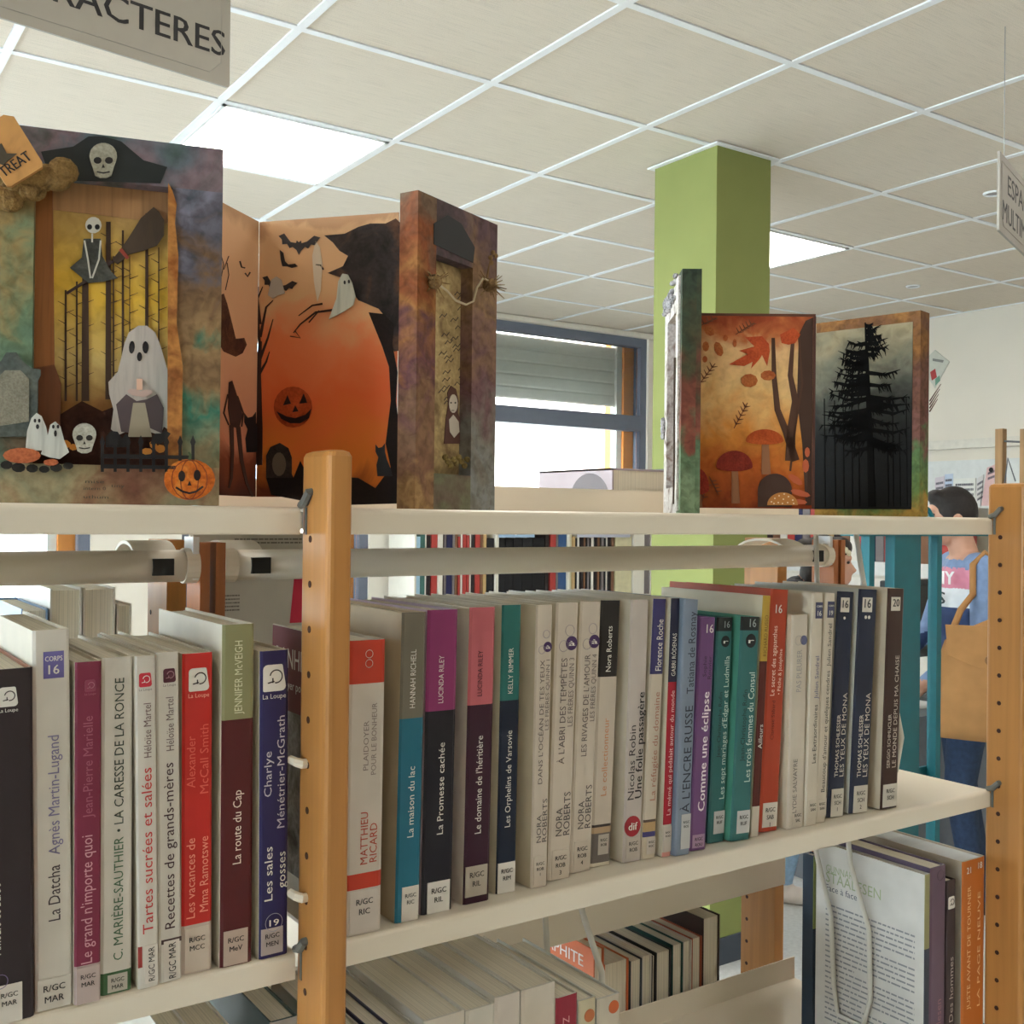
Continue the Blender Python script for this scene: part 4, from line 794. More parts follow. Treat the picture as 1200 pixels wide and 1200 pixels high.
multi('castle', p2, [[(380, 276), (404, 274), (420, 266), (434, 262), (452, 262), (464, 256), (470, 262), (472, 410), (462, 412), (452, 392), (452, 372), (444, 362), (430, 356), (420, 352), (402, 326), (384, 320), (402, 312), (408, 300), (398, 294), (390, 284)]], oi, .0003, mat(((34, 28, 28), (58, 50, 48), (96, 66, 48)), .7, 'grunge', s=40), pg2)
multi('black_cliff', p2, [[(432, 366), (450, 368), (462, 380), (460, 404), (466, 436), (464, 470), (468, 500), (466, 540), (474, 590), (400, 592), (360, 588), (318, 580), (312, 560), (318, 534), (330, 528), (344, 560), (352, 540), (360, 556), (420, 560), (440, 572), (458, 548), (452, 520), (458, 470), (456, 430), (448, 406)]], oi+.0001, .0003, mat(((26, 18, 16), (40, 26, 22)), .7, 'grunge', s=40), pg2)
multi('branches', p2, [stroke([(344, 390), (352, 380), (370, 366), (400, 362)], [1, 3]), stroke([(350, 370), (366, 358), (378, 356)], [1, 2.4]), stroke([(362, 378), (374, 364)], 1.4), stroke([(346, 388), (352, 396), (340, 394)], 1.2)], oi+.0005, .0003, dkb, pg2)
rel('pale_spire', p2, [(366, 300), (370, 282), (375, 290), (378, 310), (376, 340), (372, 354), (368, 330)], oi, .0003, mat((206, 186, 160), .7), pg2)
ghost(p2, [(386, 374), (395, 350), (397, 330), (402, 321), (408, 322), (413, 332), (417, 348), (414, 358), (402, 366)], [oval(404, 331, 1.3, 2.4, 8), oval(409, 330, 1.3, 2.4, 8)], oi+.0006, pg2, (186, 186, 172))
pk = rel('pumpkin', p2, oval(343.5, 477, 22.5, 24, 20), oi, .0004, mat(((160, 62, 30), (196, 84, 40)), .6, 'grunge', s=50), pg2)
multi('carved_face', p2, [[(332, 475), (341, 473), (337, 463)], [(351, 473), (360, 472), (356, 461)], [(343, 483), (350, 482), (346, 475)], [(324, 482), (336, 488), (346, 490), (358, 486), (365, 479), (362, 490), (352, 496), (340, 496), (330, 491)]], oi+.0005, .0003, mat((40, 16, 12), .7), pk)
rel('gravestone', p2, [(312, 560), (312, 534), (317, 524), (328, 519), (338, 525), (342, 536), (342, 560)], oi+.0006, .0004, mat(((46, 38, 36), (70, 60, 54)), .7, 'grunge', s=60), pg2)
multi('stone_oval', p2, [oval(327, 544, 8, 14, 14)], oi+.0011, .0002, mat((104, 90, 76), .7), pg2)
multi('cat_silhouette', p2, [cat_sit(449, 558, 1.1)], oi+.0006, .0003, blk, pg2)
# second cover: thick box with recessed picture
c2 = Plane((.4085, .7285), (.513, .775)); H2 = Z1+.2465
cb = panel('back_cover', c2, 0, c2.L, Z1+.0003, H2, -.0175, .005, grB, al)
uu = lambda x, y: c2.uz(x, y)[0]
a_, b_ = uu(510, 420), uu(553, 420); zt2 = c2.uz(530, 305)[1]; zb2 = c2.uz(530, 556)[1]
panel('side_rail', c2, 0, a_, Z1+.0003, H2, -.0125, .0125, grB, cb); panel('side_rail', c2, b_, c2.L, Z1+.0003, H2, -.0125, .0125, paintwork([(0, (136, 140, 140)), (.2, (128, 124, 116)), (.45, (120, 88, 92)), (.7, (150, 118, 86)), (1, (96, 72, 78))], 30), cb)
panel('top_rail', c2, a_, b_, zt2, H2, -.0125, .0125, mat(((60, 54, 56), (104, 84, 88), (140, 112, 88)), .65, 'grunge', s=24), cb); panel('bottom_rail', c2, a_, b_, Z1+.0003, zb2, -.0125, .0125, mat(((96, 84, 70), (120, 120, 96), (110, 84, 80)), .65, 'grunge', s=18), cb)
panel('recess_paper', c2, a_, b_, zb2, zt2, -.0125, .0006, mat(((130, 106, 74), (196, 172, 124), (166, 138, 98)), .7, 'grunge', s=30), cb)
rel('dark_band', c2, [(508, 262), (524, 252), (540, 262), (556, 290), (554, 308), (508, 286)], .0001, .0005, mat((34, 34, 36), .6), cb)
sc_ = []; rnd = random.Random(5)
for k in range(34):
    x = 514+rnd.random()*30; y = 346+k*4.4; sc_.append(stroke([(x, y), (x+3, y-4), (x+6, y-1), (x+9, y-5)], .9))
multi('script_marks', c2, sc_, -.0118, .0002, mat((56, 48, 44), .7), cb)
po = rel('portrait', c2, [(520, 520), (522, 492), (525, 474), (524, 460), (528, 452), (534, 456), (537, 470), (536, 484), (541, 496), (542, 520)], -.0116, .0005, mat((92, 58, 50), .7), cb)
multi('portrait_face', c2, [oval(531, 473, 5, 11, 14), [(526, 492), (531, 486), (537, 494), (538, 506), (532, 513), (527, 506)]], -.011, .0004, mat((206, 196, 182), .6), po)
multi('portrait_eyes', c2, [oval(528.5, 472, 1, 1, 6), oval(533.5, 472, 1, 1, 6), stroke([(529, 481), (532, 481)], .8)], -.0105, .0002, blk, po)
# cord, dried flower heads and twigs
mb = MB(); mb.tube([c2.px(514, 333, .002), c2.px(524, 341, .002), c2.px(534, 352, .003), c2.px(546, 357, .005), c2.px(555, 353, .008), c2.px(559, 337, .01), c2.px(566, 326, .012), c2.px(575, 330, .014)], .0009, 6); obj('cord', mb, mat((196, 180, 150), .8), cb)
fl = MB(); rnd = random.Random(9)
for (x, y, o_) in ((509, 330, .003), (574, 334, .012)):
    p = c2.px(x, y, o_); fl.ell(p, (.0065, .0065, .006), 9, 6)
    for k in range(18):
        d = Vector((rnd.uniform(-1, 1), rnd.uniform(-1, .3), rnd.uniform(-1, 1))).normalized(); fl.tube([p+d*.005, p+d*rnd.uniform(.010, .017)], [.0007, .0003], 4)
obj('dried_flower_heads', fl, mat(((70, 48, 34), (140, 110, 72), (176, 150, 104)), .9, 'grunge', s=120), cb)['kind'] = 'stuff'
mb = MB(); q = c2.px(570, 330, .008)
mb.tube([q, c2.px(573, 312, .008), c2.px(577, 298, .008)], [.0012, .0006, .0005], 5)
for x, y in ((575, 302), (578, 296), (581, 300), (576, 308)): mb.ell(c2.px(x, y, .008), (.0022, .0018, .0022), 7, 5)
obj('dried_twig', mb, mat((130, 100, 62), .9), cb)
fw = MB()
for k in range(9): p = c2.px(522+k*3.2, 536+((k*7) % 5)*2.4, .001); fw.ell(p, (.0028, .0022, .0026), 7, 5)
obj('moss_cluster', fw, mat(((80, 66, 40), (160, 140, 84)), .9, 'grunge', s=200), cb)
panel('tag_card', c2, c2.L-.006, c2.L+.006, c2.uz(576, 430)[1], c2.uz(576, 372)[1], -.017, .0008, mat((206, 202, 190), .6), cb)
# ---- autumn album
a2 = thing('album', 'open autumn album with mushrooms, leaves and a dark fir tree', 'album', (.92, .80, Z1))
dz = a2.location.z
cA = Plane((.827, .905), (.749, .795)); HA = Z1+.2455
cvA = panel('front_cover', cA, 0, cA.L, Z1+.0003, HA, -.0195, .005, paintwork([(0, (120, 140, 110)), (.2, (84, 108, 80)), (.32, (130, 74, 60)), (.5, (110, 62, 50)), (.68, (74, 70, 50)), (.85, (60, 72, 56)), (1, (52, 62, 52))], 22), a2)
gl = mat(((96, 72, 60), (190, 184, 178), (216, 214, 210), (140, 112, 94)), .7, 'grunge', s=40); gd = paintwork([(0, (120, 140, 110)), (.2, (84, 108, 80)), (.32, (130, 74, 60)), (.5, (110, 62, 50)), (.68, (74, 70, 50)), (.85, (60, 72, 56)), (1, (52, 62, 52))], 26)
panel('side_rail', cA, 0, .022, Z1+.0003, HA-.012, -.0145, .0145, gl, cvA); panel('side_rail', cA, cA.L-.03, cA.L, Z1+.0003, HA, -.0145, .0145, gd, cvA)
panel('top_rail', cA, .022, cA.L-.03, HA-.035, HA-.006, -.0145, .0145, gl, cvA); panel('bottom_rail', cA, .022, cA.L-.03, Z1+.0003, Z1+.028, -.0145, .0145, gl, cvA)
panel('recess_paper', cA, .022, cA.L-.03, Z1+.028, HA-.035, -.0145, .0006, mat(((60, 24, 20), (110, 48, 38)), .7, 'grunge', s=20), cvA)
panel('birch_strip', cA, cA.L-.0295, cA.L-.012, Z1+.003, HA-.004, .0, .0022, mat(((196, 194, 190), (220, 216, 210), (150, 140, 130)), .7, 'grunge', s=60), cvA)
lc = MB(); rnd = random.Random(12)
for k in range(26):
    f = rnd.random(); p = cA.at(.01+f*.09, HA-.03+.02*rnd.random()+f*.012, .002); lc.ell(p, (.0035, .0035, .003), 6, 4)
for k in range(10): lc.ell(cA.at(.004+.006*rnd.random(), Z1+.08+.03*rnd.random(), .002), (.003, .003, .004), 6, 4)
obj('lace_trim', lc, mat(((70, 74, 64), (170, 168, 172), (206, 206, 206)), .8, 'grunge', s=150), cvA)['kind'] = 'stuff'
pv = MB().tube([cA.at(cA.L-.026, Z1+.16, .003), cA.at(cA.L-.028, Z1+.11, .003), cA.at(cA.L-.025, Z1+.06, .003), cA.at(cA.L-.028, Z1+.01, .003)], [.0016, .001, .0012, .001], 5); obj('twig', pv, mat((70, 56, 44), .9), cvA)
pA = Plane((.787, .807), (.884, .74)); zA, zB = Z1+.0065, pA.uz(887, 368)[1]
aut = mat([(.0, (128, 50, 22)), (.2, (176, 88, 32)), (.4, (206, 132, 56)), (.6, (220, 178, 118)), (.8, (216, 172, 122)), (.92, (180, 100, 56)), (1, (150, 66, 38))], .55, 'grad', fine=110, fa=.3, z0=zA-dz, z1=zB-dz, amp=.42, s=30)
pg = panel('page', pA, 0, pA.L, zA, zB, -.0025, .0025, aut, a2)
panel('page_edge', pA, 0, pA.L, zB-.0022, zB+.0004, -.0028, .0034, mat((88, 50, 32), .7), pg); panel('page_edge', pA, pA.L-.0022, pA.L+.0004, zA, zB-.0022, -.0028, .0034, mat((76, 42, 30), .7), pg)
oi = .0002
tk = mat((74, 44, 28), .7); 
multi('dark_trunk', pA, [[(936, 392), (944, 376), (953, 372), (951, 592), (944, 592), (940, 520), (934, 470)]], oi, .0003, mat((60, 36, 24), .7), pg)
multi('sapling_trunks', pA, [stroke([(906, 396), (907, 440), (911, 480), (922, 508), (932, 540)], [4, 10]), stroke([(929, 400), (926, 440), (932, 470), (927, 505), (926, 540)], [4, 12]), stroke([(936, 392), (940, 450), (932, 500), (926, 552)], 2.4)], oi+.0002, .0003, tk, pg)
lf = mat(((170, 66, 36), (196, 88, 44)), .6, 'grunge', s=60)
multi('maple_leaf', pA, [[(901, 403), (893, 394), (873, 395), (884, 406), (866, 411), (876, 415), (854, 427), (872, 429), (882, 424), (880, 432), (890, 421), (893, 416), (899, 429), (902, 412)], [(938, 392), (930, 384), (914, 392), (916, 402), (924, 404), (932, 402)]], oi+.0004, .0003, lf, pg)
multi('falling_leaves', pA, [oval(831, 388, 7, 5, 8, rot=40), oval(842, 409, 5, 9, 8, rot=-20), oval(827, 406, 4, 6, 8), oval(850, 396, 3, 4, 8), oval(861, 402, 2.4, 5, 8), oval(826, 421, 3, 4, 8), oval(878, 446, 10, 8, 9), oval(900, 440, 9, 6, 9)], oi+.0003, .0003, mat(((160, 76, 38), (190, 116, 60)), .6, 'grunge', s=60), pg)
fn = []; FERN = 1
for (x0, y0_, x1, y1_, n) in ((818, 452, 838, 426, 6), (862, 392, 884, 378, 6), (820, 382, 840, 372, 4), (860, 502, 876, 472, 6), (842, 580, 832, 560, 5), (822, 590, 830, 562, 4)):
    fn.append(stroke([(x0, y0_), (x1, y1_)], 1))
    for k in range(1, n): f = k/n; x = x0+(x1-x0)*f; y = y0_+(y1_-y0_)*f; fn += [stroke([(x, y), (x+6, y-1)], [1.6, .6]), stroke([(x, y), (x-3, y-6)], [1.6, .6])]
multi('fern_sprigs', pA, fn, oi+.0002, .0003, mat((104, 56, 30), .7), pg)['kind'] = 'stuff'
def mushroom(cx, cy, rx, ry, stem, cap, by):
    mu = rel('mushroom', pA, [(cx-stem/2+1, cy), (cx+stem/2, cy), (cx+stem*.7+1, by), (cx-stem*.4, by)], oi+.0005, .0004, mat((140, 92, 60), .7), pg)
    rel('mushroom_cap', pA, oval(cx, cy+1, rx, ry, 14, 180, 360)+oval(cx, cy+1, rx, ry*.28, 9, 0, 180)[1:-1], oi+.0008, .0005, mat(cap, .6, 'grunge', s=60), mu); return mu
mushroom(860.5, 546, 21.5, 19, 8, ((116, 34, 26), (146, 50, 34)), 590)
mushroom(896, 516, 22, 14, 9, ((166, 66, 28), (190, 90, 40)), 556)
mushroom(818, 572, 13, 24, 6, ((140, 40, 30), (160, 54, 36)), 594)
mo = multi('boulder', pA, [oval(908, 575, 20, 20, 16, 180, 360)+[(928, 594), (888, 594)]], oi+.0009, .0003, mat((66, 42, 32), .7), pg)
dm = rel('spotted_mushroom', pA, oval(917, 592, 18, 15, 14, 180, 360), oi+.0013, .0006, mat((180, 118, 56), .6), pg)
multi('spots', pA, [oval(x, y, 1, .9, 6) for x, y in ((904, 588), (908, 584), (912, 589), (913, 581), (918, 585), (919, 579), (923, 589), (924, 582), (929, 586), (930, 590), (907, 590), (917, 590))], oi+.002, .0002, mat((226, 206, 170), .6), dm)
multi('red_leaves', pA, [oval(932, 562, 10, 4, 8, rot=35), oval(938, 578, 12, 3.6, 8, rot=15), oval(944, 546, 4, 8, 8), oval(946, 530, 3, 6, 8), oval(936, 588, 10, 3, 8, rot=5)], oi+.0011, .0004, mat((176, 84, 50), .6), pg)
cT = Plane((1.036, .866), (1.0625, .741)); HT = Z1+.2325
cvT = panel('back_cover', cT, 0, cT.L, Z1+.0003, HT, -.024, .024, paintwork([(0, (176, 140, 66)), (.12, (110, 130, 70)), (.3, (96, 128, 84)), (.42, (124, 84, 76)), (.65, (112, 76, 62)), (.85, (128, 88, 50)), (1, (160, 112, 58))], 26), a2)
tz0, tz1 = cT.uz(1000, 594)[1], cT.uz(1000, 382)[1]
tp = panel('fir_print', cT, -.02, cT.uz(1069, 480)[0], Z1+.0085, HT-.012, 0, .0008, mat([(.0, (5, 5, 5)), (.28, (12, 12, 11)), (.48, (32, 33, 30)), (.64, (74, 78, 70)), (.8, (120, 120, 104)), (1, (160, 148, 118))], .6, 'grad', fine=60, fa=.5, z0=Z1+.0085-dz, z1=HT-.012-dz, amp=.62, s=18), cvT)
rnd = random.Random(21); fir = [stroke([(1014, 378), (1016, 420), (1019, 500), (1022, 594)], [1.5, 9])]
for k in range(60):
    f = (k/59)**.9; y = 384+f*140+rnd.uniform(-3, 3); w = (8+46*min(1, f*1.5)**.8)*rnd.uniform(.45, 1.05); s = -1 if rnd.random() < .5 else 1; x = 1014.5+f*4
    a = rnd.uniform(-.28, .05)+.34*f; tip = (x+s*w, y+w*a-rnd.uniform(0, 5)); mid = (x+s*w*.55, y+w*(a+.10)*.55)
    fir.append(stroke([(x, y), mid, tip], [5.5, 3.6, .6]))
    for q in range(9):
        g = rnd.uniform(.12, 1); bx = x+s*w*g; by_ = y+(mid[1]-y)*min(1, g/.55) if g < .55 else mid[1]+(tip[1]-mid[1])*(g-.55)/.45
        fir.append(stroke([(bx, by_), (bx+s*rnd.uniform(1, 5), by_+rnd.uniform(3, 10))], [2.2, .4]))
        if q % 2: fir.append(stroke([(bx, by_), (bx+s*rnd.uniform(3, 8), by_-rnd.uniform(1, 4))], [1.6, .4]))
mb = MB()
for pts in fir: mb.prism([cT.px(min(x, 1066), y, .0009) for x, y in pts], 0, cT.n*.0003)
obj('fir_tree', mb, mat((5, 5, 5), .7, spec=.1), tp)
thin = [stroke([(x, 450+rnd.random()*60), (x+1, 594)], 1.1) for x in (966, 978, 998, 1006, 1040, 1046, 1054, 1062, 988)]
multi('bare_trunks', cT, thin, .0009, .0003, mat((12, 12, 11), .7, spec=.1), tp)
mb = MB()
for k in range(4): mb.tube([cT.at(cT.L+.002, Z1+.12+k*.004, -.022), cT.at(cT.L+.006, Z1+.135+k*.006, -.034-.003*k)], [.001, .0004], 4)
obj('twig', mb, mat((96, 58, 48), .9), cvT)
# ------------------------------------------------------------------ hanging signs
def sign(label, P, Q, zb, h, lines, parts):
    P = Vector((P[0], P[1], zb)); Q = Vector((Q[0], Q[1], zb)); ex = (Q-P).normalized(); n = ex.cross(Vector((0, 0, 1))); L = (Q-P).length
    t = thing('hanging_sign', label, 'sign', ((P.x+Q.x)/2, (P.y+Q.y)/2, zb))
    c = .006; out = [(0, h), (L, h), (L, c), (L-c*.3, c*.3), (L-c, 0), (c, 0), (c*.3, c*.3), (0, c)]
    pts = [P+ex*a+Vector((0, 0, b)) for a, b in out]
    bd = obj('board', MB().prism(pts, 0, n*-.006), mat((158, 152, 142), .55, var=.02), t)
    mb = MB()
    for s, u0, u1, z, cap in lines: letters(mb, s, P+n*.0006, ex, Vector((0, 0, 1)), u0, u1, z, cap, 0, .012)
    obj('lettering', mb, INK, bd)
    e = MB(); pp = [P+ex*a+Vector((0, 0, b))+n*.0008 for a, b in ((.02, h-.02), (.02, .045), (.045, .02), (L-.045, .02), (L-.02, .045), (L-.02, h-.02))]; e.tube(pp, .0006, 4, closed=True); obj('border_line', e, mat((150, 146, 138), .6), bd)
    for a in (.06, L-.06): obj('hanging_wire', MB().tube([P+ex*a+Vector((0, 0, h-.01))-n*.003, Vector(((P+ex*a).x, (P+ex*a).y, ZCEIL+.004))-n*.003], .0012, 5), mat((150, 150, 150), .4, metal=.6), t)
    return t
q = onY(269, 103, 2.16); d = Vector((.989, .148, 0)); L = .80
P = q-d*L
e0 = lambda x, y: (onY(x, y, 2.16-.0)-P).dot(d)
cap = .050; w1 = L-.012; per = w1-e0(50, 8)
sign('grey hanging sign with large capitals above the open Halloween album', (P.x, P.y), (q.x, q.y), q.z, .2, [('GROS CARACTERES', w1-per*gw('GROS CARACTERES')/gw('RACTERES'), w1, .060, cap)], None)
q = onX(1171, 268, 2.53); q2 = Vector((q.x+.5*.945, q.y+.5*.327, q.z))
sign('grey hanging sign with two lines of capitals near the right wall', (q.x, q.y), (q2.x, q2.y), q.z-.004, .2, [('ESPACE', .09, .38, .112, .05), ('MULTIMEDIA', .035, .47, .036, .05)], None)
# recessed ceiling spots
for px, py, w_ in ((1070, 335, 'small round recessed spot in the ceiling between the light panel and the wall'), (1164, 226, 'small round recessed spot in the ceiling beside the two-line sign')):
    p = onZ(px, py, ZCEIL+.004); t = thing('ceiling_spot', w_, 'spotlight', p)
    obj('rim', MB().tube([(p.x+.032*math.cos(a*math.pi/10), p.y+.032*math.sin(a*math.pi/10), p.z-.002) for a in range(20)], .006, 6, closed=True), barm, t, smooth=True)
    obj('lamp', MB().tube([(p.x, p.y, p.z), (p.x, p.y, p.z-.003)], .028, 16), mat((150, 150, 150), .3), t)
# ------------------------------------------------------------------ low bookcase under the window, full of spines
YK = 5.24
wb = thing('bookcase', 'white low bookcase filled with books under the shuttered window', 'bookcase', (4.1, 5.4, 0))
xa, xb = onY(484.5, 660, YK).x, onY(806, 660, YK).x
bwm = mat((222, 216, 202), .5, var=.02); ZK = [(.06, .72), (.74, 1.09), (1.11, 1.50)]
obj('back_panel', MB().box((xa, 5.51, .06), (xb, 5.53, 1.5)), bwm, wb)
for z in (.04, .62, 1.00, 1.50): obj('shelf_board', MB().box((xa, YK-.01, z), (xb, 5.51, z+.02)), bwm, wb)
ups = [(484.5, 486.5), (513, 517.5), (579.6, 583), (664, 666.5), (741, 753.5), (801, 806)]
for a, b in ups: obj('upright', MB().box((onY(a, 660, YK).x, YK-.012, .0), (onY(b, 660, YK).x, 5.51, 1.5)), bwm, wb)
CN = {'red': (168, 62, 56), 'dark': (44, 34, 34), 'black': (24, 24, 28), 'white': (220, 214, 204), 'navy': (38, 40, 78), 'blue': (52, 82, 124), 'green': (70, 108, 100), 'brown': (120, 84, 60), 'tan': (190, 160, 112), 'grey': (120, 112, 112), 'cream': (206, 198, 160), 'sky': (170, 206, 228)}
row = [(487, 492.5, 'sky'), (493, 498, 'green'), (498.2, 499.6, 'white'), (500, 504.5, 'dark'), (505.5, 512.5, 'red'), (518, 520, 'dark'), (520.2, 523, 'grey'), (523.2, 530, 'navy'), (530.4, 533, 'grey'), (533.3, 536, 'brown'), (537, 539.5, 'red'), (540, 542, 'white'), (542.5, 546.5, 'red'), (547, 550, 'red'), (550.5, 552, 'white'), (552.2, 556, 'dark'), (557, 562.5, 'red'), (563, 566, 'brown'), (566.3, 570, 'tan'), (570.5, 579, 'black'), (584, 592, 'black'), (592.4, 601, 'black'), (601.6, 612, 'black'), (612.4, 624, 'black'), (624.4, 638, 'black'), (639, 643, 'dark'), (645, 651.5, 'red'), (652, 654, 'grey'), (654.3, 663.5, 'blue'), (667, 670, 'cream'), (670.3, 674, 'tan')]
x = 674.5; k = 0
while x < 717:
    w = (1.6, 2.4, 1.4, 3.0, 2.0)[k % 5]; row.append((x, x+w, ('black', 'white', 'black', 'dark', 'brown', 'black', 'grey')[k % 7])); x += w+.3; k += 1
row += [(721, 740, 'cream'), (754.5, 761, 'grey'), (762, 771.5, 'white'), (772, 774.5, 'brown'), (775, 777.5, 'red'), (778, 783, 'white')]
x = 784; 
while x < 797.5: row.append((x, x+2.2, ('dark', 'brown', 'black', 'white')[k % 4])); x += 2.5; k += 1
_bm = {}
for i, (a, b, c) in enumerate(row):
    p = onY(a, 660, YK); q = onY(b, 660, YK); h = .37+.07*((i*37) % 10)/10 if c not in ('black',) else .36
    t = thing('book', '%s spine among the books in the white low bookcase under the window' % c, 'book', (p.x, YK, 1.0202), '%s books under the window' % c)
    w = q.x-p.x-.0012
    obj('cover', MB().box((0, 0, 0), (w, .003, h)).box((0, .003, 0), (w*.1, .17, h)).box((w*.9, .003, 0), (w, .17, h)), bcol(CN[c]), t, local=True)
    obj('pages', MB().box((w*.1, .003, .003), (w*.9, .165, h-.004)), PAGE, t, local=True)
# label strips that hang on the bookcase front
for a, b, s in ((584, 626, 'Imaginaire'), (676, 738, '')):
    p = onY(a, 634, YK-.02); q = onY(b, 634, YK-.02); t = thing('shelf_label', 'pale blue label strip on the white low bookcase' if s else 'shiny clear label strip on the white low bookcase', 'label', ((p.x+q.x)/2, YK-.02, 1.385))
    bd = obj('strip', MB().box((p.x, YK-.024, 1.385), (q.x, YK-.0215, 1.50)), mat((150, 178, 206) if s else (190, 192, 206), .3, coat=.6), t)
    if s: mb = MB(); letters(mb, s, (0, YK-.0248, 0), (1, 0, 0), (0, 0, 1), p.x+(q.x-p.x)*.2, p.x+(q.x-p.x)*.88, 1.41, .035, 0, .02); obj('lettering', mb, mat((232, 236, 240), .5), bd)
# picture book standing on the far side, its printed back turned this way
shm = far_shelf(BAYS[1][0], BAYS[1][1], 1.189)
t = thing('book', 'large white picture book with printed back cover behind the cross tube', 'book', (.40, 1.043, 1.189))
bk_ = obj('back_cover', MB().box((.339, 1.043, 1.1895), (.468, 1.046, 1.482)), mat((196, 188, 174), .5), t); obj('pages', MB().box((.341, 1.046, 1.191), (.466, 1.054, 1.479)), PAGE, t); obj('front_cover', MB().box((.339, 1.054, 1.1895), (.468, 1.057, 1.482)), mat((196, 188, 174), .5), t)
mb = MB(); words_block(mb, Vector((.352, 1.0425, 0)), Vector((1, 0, 0)), Vector((0, 0, 1)), .0, .034, 1.419, .0036, 5, .0014); words_block(mb, Vector((.352, 1.0425, 0)), Vector((1, 0, 0)), Vector((0, 0, 1)), .028, .10, 1.475, .0036, 2, .0015)
obj('small_print', mb, mat((120, 112, 104), .6), bk_)['kind'] = 'stuff'
a = onY(343.5, 731, 1.034); b = onY(354, 660, 1.034); obj('red_flash', MB().prism([(a.x, 1.0429, a.z), (b.x+.01, 1.0429, a.z), (b.x+.01, 1.0429, 1.46), (b.x-.0025, 1.0429, 1.46)], 0, Vector((0, -.0006, 0))), mat((206, 40, 70), .5), bk_)
# ------------------------------------------------------------------ teal display rack behind the right bay
teal = mat((22, 98, 108), .4, var=.05)
YT = 1.80
rk = thing('display_rack', 'teal metal display rack with slim uprights behind the brown book', 'display rack', (2.52, YT, 0))
X_ = lambda px: onY(px, 700, YT).x
for a, b, y0_, y1_ in ((1018.5, 1024.5, YT, YT+.02), (1027, 1031.5, YT+.03, YT+.05), (1048, 1073, YT, YT+.03), (1073.4, 1081, YT+.006, YT+.05), (1098, 1103.5, YT, YT+.02), (1106, 1111.5, YT+.03, YT+.05)):
    obj('upright', MB().box((X_(a), y0_, .04), (X_(b), y1_, 1.462)), teal, rk)
obj('top_rail', MB().box((X_(1005), YT-.006, 1.462), (X_(1163), YT+.056, 1.478)), teal, rk)
obj('base', MB().box((X_(1005), YT-.12, 0), (X_(1163), YT+.2, .04)), teal, rk)
for z in (.3, .78): obj('cross_bar', MB().box((X_(1018.5), YT+.052, z), (X_(1111), YT+.062, z+.03)), teal, rk)
for k in range(3):
    p0 = onY(1084+k*2, 596, YT); pts = [(p0.x+.02+.07*f, YT+.02+k*.012, 1.545-.075*f*f-.004*k) for f in (0, .35, .7, 1)]
    obj('curved_arm', MB().tube(pts, .006, 8), teal if k != 1 else mat((196, 206, 204), .4), rk, smooth=True)
# ------------------------------------------------------------------ desk with computers, wall display, stand
dm = mat((214, 214, 210), .45); gm = mat((104, 106, 110), .5)
dk = thing('desk', 'white-topped desk with grey panels beside the man in jeans', 'desk', (3.97, 2.95, 0))
obj('desk_top', MB().box((3.56, 2.642, .72), (4.5, 3.3, .75)), dm, dk); obj('side_panel', MB().box((3.58, 2.70, 0), (3.61, 3.27, .72)), gm, dk); obj('side_panel', MB().box((4.45, 2.68, 0), (4.48, 3.27, .72)), gm, dk)
mn = thing('monitor', 'dark computer monitor standing on the white desk', 'monitor', (4.2, 2.95, .75))
obj('screen', rbox(3.98, 2.93, .90, 4.42, 2.97, 1.245, .006), mat((44, 46, 50), .35), mn); obj('display', MB().box((4.0, 2.926, .935), (4.40, 2.93, 1.22)), mat((26, 28, 32), .15), mn)
obj('neck', MB().box((4.17, 2.968, .765), (4.23, 2.99, 1.0)), blackm, mn); obj('foot', MB().box((4.09, 2.90, .75), (4.31, 3.04, .765)), blackm, mn)
kb = thing('keyboard', 'dark keyboard lying on the white desk', 'keyboard', (4.2, 2.78, .75)); obj('body', MB().box((4.0, 2.71, .75), (4.38, 2.85, .765)), mat((60, 62, 66), .5), kb)
for i in range(4):
    for j in range(10): obj('key', MB().box((4.012+j*.036, 2.718+i*.033, .7648), (4.042+j*.036, 2.744+i*.033, .771)), mat((84, 86, 90), .5), kb)
cb_ = thing('cabinet', 'white low cabinet along the right wall', 'cabinet', (5.7, 4.1, 0))
obj('body', MB().box((5.45, 3.2, 0), (5.9, 5.0, 1.18)), mat((214, 208, 196), .5), cb_); obj('cabinet_top', MB().box((5.43, 3.18, 1.18), (5.9, 5.02, 1.26)), dm, cb_)
for k in range(4): dr = obj('door', MB().box((5.435, 3.22+k*.445, .05), (5.45, 3.65+k*.445, 1.16)), mat((220, 214, 204), .45), cb_); obj('handle', MB().box((5.42, 3.6+k*.445, .8), (5.435, 3.62+k*.445, .95)), gm, dr)
for k in range(22):
    y = 3.62+k*.062; c = ['red', 'white', 'brown', 'dark', 'tan', 'white', 'red', 'grey', 'navy'][k % 9]
    t = thing('binder', '%s binder standing on the white low cabinet' % c, 'binder', (5.47, y, 1.26), '%s binders on the cabinet' % c)
    obj('cover', MB().box((5.47, y, 1.2602), (5.476, y+.056, 1.58)).box((5.476, y, 1.2602), (5.74, y+.004, 1.58)).box((5.476, y+.052, 1.2602), (5.74, y+.056, 1.58)), bcol(CN[c]), t)
    obj('sheets', MB().box((5.478, y+.005, 1.262), (5.73, y+.051, 1.56)), PAGE, t)
